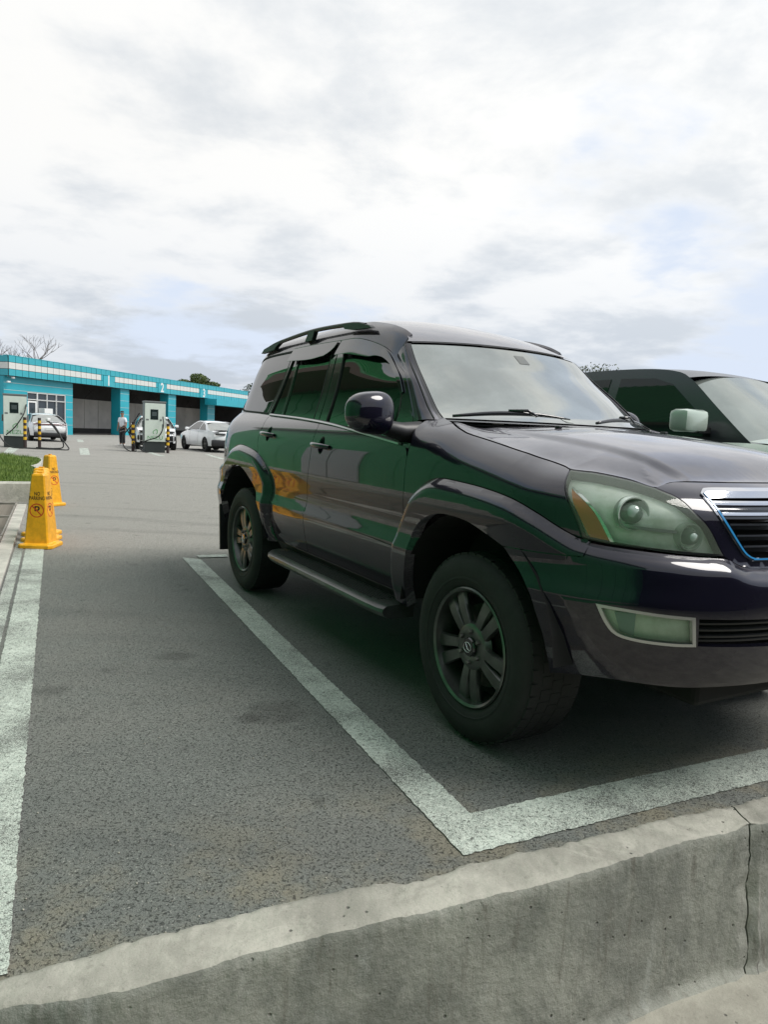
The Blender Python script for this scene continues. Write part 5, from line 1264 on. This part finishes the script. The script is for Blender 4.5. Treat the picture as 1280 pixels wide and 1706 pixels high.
def build_car(name,loc,rz,label,cat,group,D):
    r=empty(name,loc,rz,label,cat,group)
    pm=D['paint']; W=D['w']; zb=D.get('zb',.32); R=D.get('R',.33); fa,ra=D['fa'],D['ra']; deck=D['deck']; L0,L1=D['L']
    prof=_pch(*D.get('prof',([0,.2,.35,.55,.75,.95,1.3],[W-.10,W-.05,W-.012,W,W-.006,W-.03,W-.12])))
    plan=_pch([L0,L0+.15,L0+.5,L0+1.1,L1-1.2,L1-.55,L1-.18,L1],[W*.16,W*.075,W*.03,0,0,W*.04,W*.11,W*.22])
    zs=D.get('zscale',1)
    S=lambda u,v:np.stack([u,prof(v/zs)-plan(u),v],1)
    dk=catmull(np.array(deck),.06); dk=np.vstack([dk,deck[-1]])
    def arch(xc,rev=False):
        a=np.linspace(180,0,15); return [(xc+(R+.045)*math.cos(R_(t)),R+(R+.045)*math.sin(R_(t))*.98) for t in a]
    ar,af=arch(ra),arch(fa)
    poly=[(L0+.05,zb)]+[(ra-R-.045,zb)]+ar+[(ra+R+.045,zb-.03)]+[(fa-R-.045,zb-.03)]+af+[(fa+R+.045,zb),(L1-.06,zb)]
    poly=np.vstack([poly,dk[::-1]])
    for side in (0,1):
        o=panel('body_side',S,poly,pm,r,h=.08,rim=.02,gap=0); 
        if side: o.scale.y=-1
    # door shut lines and handles
    for x in D.get('shuts',()):
        for s in (1,-1):
            zz=np.linspace(zb+.08,np.interp(x,dk[:,0],dk[:,1])-.02,8); q=S(np.full(8,x),zz); b=MB(); b.tube([(a[0],s*(a[1]+.001),a[2]) for a in q],.004,4); b.build('shut_line',M['well'],r)
    w_at=lambda x,z:float(S(np.array([x]),np.array([z]))[0,1])
    mk=lambda pts,dw=0:[(x,z,w_at(x,z)-dw) for x,z in pts]
    strip('rear_end',mk(D['rear']),pm,r,crown=lambda x:.10,scale=1)
    strip('front_end',mk(D['front']),pm,r,crown=lambda x:.12 if x>L1-.3 else .05)
    # greenhouse
    G=D['green']; wg0,wg1=W-D.get('wg0',.055),D.get('wroof',W*.66); zb0,zr=D['belt'],D['roofz']
    SGh=lambda u,v:np.stack([u,wg0+(wg1-wg0)*(np.clip((v-zb0)/(zr-zb0),-.3,1.2))**1.15 if False else wg0+(wg1-wg0)*np.clip((v-zb0)/(zr-zb0),0,1.1)**1.2,v],1)
    gp=catmull(np.array(G),.06); gp=np.vstack([gp,G[-1]])
    for side in (0,1):
        o=panel('side_upper',SGh,np.vstack([gp,[(G[-1][0],zb0-.06),(G[0][0],zb0-.06)]]),D.get('pillar',pm),r,h=.08,rim=.01,gap=0)
        if side:o.scale.y=-1
        for q in D['glass']:
            o=panel('side_window',SGh,outline([[tuple(p)] for p in q] if not D.get('roundglass') else [q],.05),D.get('gmat',M['glass']),r,h=.06,off=.006,rim=.005,gap=0)
            if side:o.scale.y=-1
    gw_=lambda pts:[(x,z,wg0+(wg1-wg0)*max(0,(z-zb0)/(zr-zb0))**1.2) for x,z in pts]
    strip('roof',gw_(D['roof']),D.get('roofmat',pm),r,crown=.05)
    strip('windscreen',gw_(D['ws']),D.get('wsmat',M['screen_glass']),r,crown=.13)
    strip('rear_window',gw_(D['rw']),D.get('rwmat',M['screen_glass']),r,crown=.10)
    for xw in (ra,fa):
        for s in (-1,1):
            wheel_simple(r,xw,s*(W-.02),R,s,M['rim'] if D.get('rimdark') else M['satin'])
    b=MB(); b.box(((L0+L1)/2,0,zb+.06),(L1-L0-.5,2*W-.5,.28)); b.build('underbody',M['well'],r)
    for xw in (ra,fa):
        b=MB(); b.box((xw,0,R+.12),(2*R+.2,2*W-.22,R+.2)); b.build('wheel_housing',M['well'],r)
    for s in (1,-1):
        b=MB(); mx=D['mirror']; b.box((mx[0],s*(W+.07),mx[1]),D.get('mirsize',(.12,.19,.13)),bev=.035); b.build('wing_mirror',D.get('mirmat',pm),r,ang=40)
        b=MB(); b.box((mx[0]+.03,s*(W-.03),mx[1]-.06),(.07,.12,.04)); b.build('mirror_arm',M['black_trim'],r)
    for nm,pts,mat,th in D.get('boxes',()):
        b=MB(); b.box(pts[0],pts[1],bev=th); b.build(nm,mat,r,ang=40)
    return r
BG=.88
M['pearl']=paint_mat('pearl_white_paint',(.82,.83,.84),metal=0,rough=.35,dust=.0)
M['sage']=paint_mat('silver_green_paint',(.52,.60,.53),metal=.2,rough=.38,dust=.0)
M['glass2']=simple('dark_side_glass',(.012,.018,.016),.02,ior=1.36); M['screen2']=simple('second_windscreen',(.32,.35,.33),.04,metal=.6,var=.1,vs=3); M['satin_black']=simple('satin_black_roof',(.04,.043,.05),.22,ior=1.5)
M['plate']=simple('number_plate',(.62,.63,.62),.4)
sedan=dict(paint=M['pearl'],w=.93,zb=.30,R=.34,fa=1.45,ra=-1.45,L=(-2.40,2.40),shuts=(-.55,.55),
  deck=[(-2.36,.55),(-2.33,.86),(-2.24,.97),(-1.8,1.00),(-1.0,1.00),(0,.98),(1.0,.95),(1.6,.86),(2.1,.74),(2.34,.58)],
  rear=[(-2.28,.38),(-2.38,.55),(-2.40,.74),(-2.34,.88),(-2.36,.965),(-2.20,1.02),(-1.9,1.05),(-1.70,1.07)],
  front=[(1.10,1.0),(1.5,.93),(2.0,.80),(2.28,.66),(2.36,.50),(2.30,.32)],
  belt=.98,roofz=1.47,wroof=.58,green=[(-1.95,.99),(-1.2,1.30),(-.7,1.42),(-.1,1.455),(.35,1.40),(.8,1.18),(1.15,.98)],
  glass=[[(-1.45,1.02),(-1.05,1.26),(-.62,1.38),(-.60,1.03)],[(-.52,1.03),(-.52,1.39),(-.05,1.42),(.30,1.36),(.68,1.16),(.90,1.02)]],
  roof=[(-.95,1.40),(-.5,1.46),(0,1.475),(.38,1.43)],ws=[(.38,1.43),(.8,1.22),(1.2,1.0)],rw=[(-1.85,1.06),(-1.4,1.25),(-.95,1.40)],mirror=(.72,1.06),rimdark=True,
  boxes=[('rear_lamp',((-2.37,-.0,.90),(.05,1.56,.05)),M['red_lens'],.01),('number_plate',((-2.42,.0,.66),(.02,.50,.12)),M['plate'],0),('diffuser',((-2.30,0,.36),(.16,1.60,.20)),M['black_trim'],.04),('spoiler',((-2.20,0,1.035),(.30,1.35,.025)),M['pearl'],.01)])
H1=math.atan2(.766,-.642)
H1=H1-R_(5)
c=build_car('sedan',(-16.75,34.9,0),H1,'White sedan seen from behind, parked before the office windows of the car wash','car','white electric cars at the chargers',sedan); c.scale=(BG,)*3
lift=dict(sedan); lift['boxes']=[('rear_lamp',((-2.40,.52,.86),(.05,.50,.10)),M['glass'],.02),('rear_lamp',((-2.40,-.52,.86),(.05,.50,.10)),M['glass'],.02),('number_plate',((-2.42,-.0,.66),(.02,.50,.12)),M['plate'],0),('rear_skirt',((-2.28,0,.45),(.24,1.76,.30)),M['black_trim'],.05),('spoiler',((-2.22,0,1.035),(.26,1.45,.03)),M['black_trim'],.01)]
c=build_car('liftback',(-7.65,31.35,0),H1,'White liftback with dark rear skirt, half hidden behind the dark SUV','car','white electric cars at the chargers',lift); c.scale=(BG,)*3
cross=dict(sedan); cross.update(zb=.34,R=.36,L=(-2.2,2.2),fa=1.32,ra=-1.35,
  deck=[(-2.17,.60),(-2.15,.95),(-2.05,1.08),(-1.5,1.06),(-.5,1.04),(.4,1.03),(1.0,1.03),(1.6,.98),(1.98,.86),(2.15,.66)],
  rear=[(-2.10,.42),(-2.20,.60),(-2.20,.80),(-2.14,1.0),(-2.10,1.10)],front=[(1.0,1.07),(1.4,1.04),(1.8,.96),(2.08,.82),(2.17,.62),(2.12,.38)],
  belt=1.04,roofz=1.58,wroof=.60,green=[(-2.08,1.06),(-1.85,1.38),(-1.5,1.50),(-.8,1.56),(-.1,1.56),(.30,1.47),(.72,1.25),(1.06,1.05)],
  glass=[[(-1.75,1.10),(-1.55,1.38),(-.70,1.47),(-.68,1.09)],[(-.60,1.09),(-.60,1.48),(-.05,1.48),(.28,1.38),(.60,1.20),(.78,1.08)]],
  roof=[(-1.70,1.48),(-1.2,1.56),(-.5,1.60),(.0,1.59),(.30,1.52)],ws=[(.30,1.52),(.7,1.30),(1.08,1.06)],rw=[(-2.08,1.12),(-1.9,1.35),(-1.70,1.48)],mirror=(.62,1.13),
  shuts=(-.64,.52),boxes=[('headlamp',((2.02,.60,.86),(.20,.36,.07)),M['glass'],.02),('headlamp',((2.02,-.60,.86),(.20,.36,.07)),M['glass'],.02),('lower_grille',((2.13,0,.50),(.12,1.1,.16)),M['black_trim'],.03),('air_intake',((2.02,.70,.56),(.22,.30,.24)),M['black_trim'],.05),('air_intake',((2.02,-.70,.56),(.22,.30,.24)),M['black_trim'],.05),('side_skirt',((0,0,.36),(2.0,1.84,.10)),M['black_trim'],.03)])
H2=math.atan2(-.95,.31)+R_(3)
c=build_car('crossover',(-10.05,31.0,0),H2,'White crossover nose-on to the camera, partly hidden behind the right charging cabinet','car','white electric cars at the chargers',cross); c.scale=(BG,)*3
c=build_car('crossover',(-16.3,27.2,0),math.atan2(-.9,.42),'White car cut off by the left edge, only its wheel and corner showing','car','white electric cars at the chargers',cross); c.scale=(BG,)*3
# second big car beside the SUV
disco=dict(prof=([0,.2,.35,.55,.76,.84,.90,.94,.97],[.88,.93,.97,.98,.98,.965,.93,.90,.86]),wg0=.10,paint=M['sage'],w=.98,zb=.34,R=.38,fa=.0,ra=-2.92,L=(-4.02,.90),shuts=(-.83,-1.98),zscale=1.3,
  deck=[(-3.98,.60),(-3.98,1.10),(-3.93,1.235),(-3.0,1.235),(-2.0,1.235),(-1.0,1.235),(-.62,1.235),(-.2,1.20),(.4,1.12),(.76,1.02),(.86,.80)],
  rear=[(-3.92,.42),(-4.0,.6),(-4.0,.9),(-4.0,1.25)],front=[(-.70,1.30),(-.3,1.265),(.2,1.21),(.65,1.12),(.84,.98),(.88,.70),(.82,.40)],
  belt=1.24,roofz=1.80,wroof=.70,green=[(-3.98,1.24),(-3.92,1.55),(-3.80,1.75),(-3.3,1.78),(-2.3,1.80),(-1.75,1.795),(-1.45,1.765),(-1.28,1.70),(-.98,1.48),(-.66,1.24)],
  glass=[[(-3.75,1.28),(-3.68,1.66),(-3.05,1.69),(-3.02,1.28)],[(-2.92,1.28),(-2.90,1.70),(-2.06,1.72),(-2.04,1.28)],[(-1.93,1.28),(-1.95,1.72),(-1.60,1.71),(-1.42,1.66),(-1.17,1.48),(-.98,1.32),(-.97,1.27)]],
  roof=[(-3.86,1.76),(-3.3,1.825),(-2.4,1.845),(-1.7,1.825),(-1.34,1.755)],ws=[(-1.34,1.755),(-1.0,1.53),(-.62,1.265)],rw=[(-4.0,1.25),(-3.95,1.55),(-3.86,1.76)],
  pillar=M['satin_black'],roofmat=M['satin_black'],gmat=M['glass2'],wsmat=M['screen2'],mirror=(-1.02,1.375),mirsize=(.16,.24,.155),
  boxes=[('headlamp',((.72,.72,.92),(.24,.36,.16)),M['glass'],.03),('headlamp',((.72,-.72,.92),(.24,.36,.16)),M['glass'],.03),('grille',((.88,0,.88),(.05,1.0,.22)),M['gloss_black'],.02)])
d2=build_car('parked_suv',cw(-.12,-2.79),FWD,'Silver-green SUV with black roof and pillars, parked beyond the dark SUV at the right edge','suv',None,disco)
# ================================================================ charging cabinets, bollards, hoses
M['cab']=simple('cabinet_grey_white',(.60,.66,.60),.45,var=.04); M['cab_side']=simple('cabinet_side',(.16,.17,.17),.5); M['cab_base']=simple('cabinet_plinth',(.028,.034,.034),.6)
M['leafgreen']=simple('leaf_green_print',(.10,.33,.12),.5); M['hose']=simple('charging_hose',(.012,.013,.013),.5)
M['screen']=simple('dark_screen',(.012,.022,.022),.12,coat=.5); M['yellow']=simple('bollard_yellow',(.70,.42,.02),.5); M['blk']=simple('bollard_black',(.035,.02,.02),.6)
def charger(loc,rz,label):
    r=empty('charging_cabinet',loc,rz,label,'ev charger','ev charging cabinets')
    def bx(name,c,d,mat,bev=0): 
        b=MB(); b.box(c,d,bev=bev); return b.build(name,mat,r)
    bx('plinth',(0,0,.20),(.74,.66,.40),M['cab_base']); bx('cabinet',(0,0,1.13),(.76,.68,1.45),M['cab_side'],.01)
    bx('front_door',(0,-.348,1.12),(.74,.02,1.42),M['cab'],.006); bx('lid',(0,0,1.885),(.79,.72,.06),M['cab_side'],.01)
    s=bx('screen',(-.03,-.362,1.42),(.28,.012,.38),M['screen'],.004)
    b=MB(); b.box((-.03,-.3695,1.44),(.17,.002,.15)); o=b.build('display',simple('display_glass',(.07,.09,.09),.15),s); 
    bx('vent',(-.28,-.360,1.22),(.10,.006,.06),M['cab_side']); bx('card_reader',(.20,-.360,1.22),(.07,.008,.07),M['cab_side']); bx('lock_handle',(.27,-.362,1.0),(.03,.012,.14),M['cab_base'])
    MM=Matrix.Translation((-.0,-.3605,.55))@Matrix.Rotation(math.pi/2,4,'X')
    place_text('brand_lettering','NEZU',.19,M['leafgreen'],r,MM,False,1.15)
    # leaf emblem: open ring with a pointed tip
    V=[];F_=[];n=30
    for j in range(n):
        th=R_(-60+300*j/(n-1)); pt=1+.55*max(0,math.cos(th-R_(62)))**6
        for k in (1,.72): V.append((.088*k*pt*math.cos(th),0,.080*k*pt*math.sin(th)))
    for j in range(n-1): F_.append((2*j,2*j+1,2*j+3,2*j+2))
    me=mesh('leaf_emblem',[(x+.0,-.3606,z+.76) for x,y,z in V],F_); link('leaf_emblem',me,M['leafgreen'],r)
    for sx in (-1,1):
        b=MB(); b.box((sx*.40,-.05,1.05),(.07,.16,.24),bev=.02); b.build('plug_holster',M['cab_side'],r)
    return r
ch0=charger((-13.53,26.15,0),R_(27),'Left charging cabinet with green leaf logo, in front of the white sedan')
ch1=copy_tree(ch0); ch1.location=(-8.88,27.35,0); ch1.rotation_euler.z=R_(25); ch1['label']='Right charging cabinet with green leaf logo, standing before bay 2'
def bollard(loc,label):
    r=empty('bollard',loc,0,label,'bollard','striped bollards by the chargers')
    z=.0
    for i in range(9):
        b=MB(); h=.10 if i else .30; b.lathe([(.0,0),(.055,0),(.055,h),(.0,h)],16,'Z',c=(0,0,z)); b.build('band',M['blk'] if i%2==0 else M['yellow'],r,ang=40); z+=h
    return r
bo=bollard((-12.98,25.75,0),'Yellow and black bollard right beside the left charging cabinet')
for loc,lab in (((-12.75,26.35,0),'Second bollard behind, right of the left charging cabinet'),((-9.55,27.0,0),'Bollard just left of the right charging cabinet front'),((-9.75,27.6,0),'Farther bollard left of the right charging cabinet, behind the hoses'),((-8.22,26.95,0),'Bollard right of the right charging cabinet')):
    c=copy_tree(bo); c.location=loc; c['label']=lab
def hose(pts,label,parent=None,r_=.022):
    b=MB(); P_=catmull(np.array(pts),.06); P_=np.vstack([P_,pts[-1]]); b.tube([tuple(p) for p in P_],r_,8); o=b.build('charging_cable',M['hose'],parent,True)
    tag(o,label,'cable','black charging cables'); return o
hose([(-13.05,26.0,1.55),(-13.0,25.7,1.2),(-13.25,25.6,.75),(-13.55,25.55,.45)],'Black cable hanging diagonally across the front of the left cabinet')
hose([(-13.95,25.75,1.4),(-13.85,25.5,.8),(-13.6,25.3,.35),(-13.2,25.2,.05),(-12.6,25.2,.03),(-11.6,25.3,.03),(-11.35,25.6,.04),(-11.7,26.0,.3),(-12.3,26.4,.85),(-12.55,26.5,1.0)],'Long black cable looping over the ground in front of the left cabinet')
hose([(-12.5,26.5,1.0),(-12.2,26.4,.8),(-11.85,26.1,.45),(-11.7,25.95,.10),(-12.0,25.9,.03),(-12.7,26.0,.03)],'Shorter black cable loop right of the left cabinet bollards')
hose([(-8.45,27.05,1.35),(-8.35,26.8,1.0),(-8.5,26.7,.62),(-9.0,26.75,.42),(-9.25,26.8,.20),(-9.05,26.7,.04),(-8.8,26.6,.03)],'Black cable curling across the base of the right cabinet')
hose([(-9.35,27.1,1.45),(-9.6,27.0,1.0),(-9.95,27.0,.5),(-9.8,26.95,.1),(-9.4,26.9,.05),(-9.9,27.15,.9),(-10.3,27.6,.7),(-10.3,28.1,.75)],'Tangled black cable from the right cabinet to the white crossover')
b=MB(); b.box((-12.5,26.5,1.05),(.10,.22,.12),bev=.03); o=b.build('plug_handle',M['white_frame'],None,ang=40); tag(o,'Pale charging plug resting on the bollards right of the left cabinet','plug')
# ================================================================ the attendant
def person():
    loc=Vector((-12.05,32.7,0)); r=empty('person',loc,R_(-20),'Man in a white polo shirt, dark trousers and black cap standing before bay 1','person')
    s=1.53/1.75
    def skin(name,verts,edges,radii,mat,root=0,sub=2):
        me=bpy.data.meshes.new(name); me.from_pydata([tuple(c*s for c in v) for v in verts],edges,[]); me.skin_vertices.new() if hasattr(me.skin_vertices,'new') else None
        o=bpy.data.objects.new(name,me); C.objects.link(o)
        m=o.modifiers.new('s','SKIN'); m.use_smooth_shade=True
        if not me.skin_vertices: me.skin_vertices.new()
        for i,rr in enumerate(radii):
            sv=me.skin_vertices[0].data[i]; sv.radius=(rr[0]*s,rr[1]*s) if isinstance(rr,tuple) else (rr*s,rr*s); sv.use_root=(i==root)
        o.modifiers.new('b','SUBSURF').levels=sub; o.modifiers['b'].render_levels=sub
        dg=bpy.context.evaluated_depsgraph_get(); dg.update(); m2=bpy.data.meshes.new_from_object(o.evaluated_get(dg)); bpy.data.objects.remove(o); m2.name=name
        m2.materials.clear(); return link(name,m2,mat,r,True)
    sk=simple('skin_tone',(.32,.17,.11),.6)
    V=[(0,0,.95),(0,0,1.15),(0,0,1.38),(0,0,1.48),(0,-.01,1.56),(0,-.015,1.66),(.17,0,1.40),(.24,0,1.14),(.25,-.05,.90),(.25,-.07,.80),(-.17,0,1.40),(-.24,0,1.14),(-.25,-.05,.90),(-.25,-.07,.80),(.09,0,.90),(.10,-.01,.50),(.10,.01,.09),(.11,-.10,.04),(-.09,0,.90),(-.10,-.01,.50),(-.10,.01,.09),(-.11,-.10,.04),(0,-.02,1.70)]
    E_=[(0,1),(1,2),(2,3),(3,4),(4,5),(5,22),(2,6),(6,7),(7,8),(8,9),(2,10),(10,11),(11,12),(12,13),(0,14),(14,15),(15,16),(16,17),(0,18),(18,19),(19,20),(20,21)]
    Rr=[(.13,.10),(.13,.10),(.14,.10),(.055,.055),(.065,.07),(.078,.092),(.055,.055),(.045,.045),(.034,.034),(.035,.025),(.055,.055),(.045,.045),(.034,.034),(.035,.025),(.085,.085),(.062,.062),(.042,.042),(.04,.035),(.085,.085),(.062,.062),(.042,.042),(.04,.035),(.06,.07)]
    skin('body',V,E_,Rr,sk)
    skin('shirt',[(0,0,.90),(0,0,1.12),(0,0,1.36),(0,0,1.44),(.17,0,1.39),(.235,0,1.18),(-.17,0,1.39),(-.235,0,1.18)],[(0,1),(1,2),(2,3),(2,4),(4,5),(2,6),(6,7)],[(.165,.125),(.165,.13),(.17,.125),(.075,.075),(.085,.08),(.068,.068),(.085,.08),(.068,.068)],simple('white_cotton',(.72,.74,.78),.8,var=.05))
    skin('trousers',[(0,0,.95),(.09,0,.84),(.10,-.01,.50),(.10,.01,.10),(-.09,0,.84),(-.10,-.01,.50),(-.10,.01,.10)],[(0,1),(1,2),(2,3),(0,4),(4,5),(5,6)],[(.155,.12),(.10,.11),(.078,.08),(.066,.07),(.10,.11),(.078,.08),(.066,.07)],simple('dark_trousers',(.02,.02,.024),.8))
    for x in (.11,-.11):
        b=MB(); b.box((x*s,-.06*s,.035*s),(.09*s,.26*s,.07*s),bev=.02); b.build('shoe',M['white_frame'],r,ang=60)
    cp=simple('black_cap',(.02,.018,.02),.8)
    b=MB(); b.lathe([(.0,1.79*s),(.05*s,1.785*s),(.088*s,1.755*s),(.098*s,1.71*s)],20,'Z',c=(0,-.015*s,0)); b.prism([(-.07*s,-.10*s),(-.05*s,-.17*s),(.05*s,-.17*s),(.07*s,-.10*s)],1.705*s,1.715*s); b.build('cap',cp,r,ang=50)
    b=MB(); b.tube([(0,-.098*s,1.67*s),(0,-.122*s,1.64*s),(0,-.10*s,1.63*s)],[.008,.014,.008],8); b.build('nose',sk,r,True)
    for x in (-1,1):
        b=MB(); b.lathe([(.0,.005),(.010,.004),(.0101,0)],8,'Z'); b.v=[(v[0]+x*.032*s,-.100*s-.004,v[1]+1.675*s) for v in b.v]; b.build('eye',M['ink'],r)
        b=MB(); b.box((x*.09*s,-.01*s,1.655*s),(.015,.035,.055),bev=.006); b.build('ear',sk,r)
        for k in range(5):
            b=MB(); fx=x*.25*s+(k-2)*.013; b.tube([(fx,-.07*s,.80*s),(fx,-.085*s,.765*s),(fx,-.08*s,.735*s+.006*abs(k-2))],[.008,.007,.005],6); b.build('finger',sk,r,True)
person()
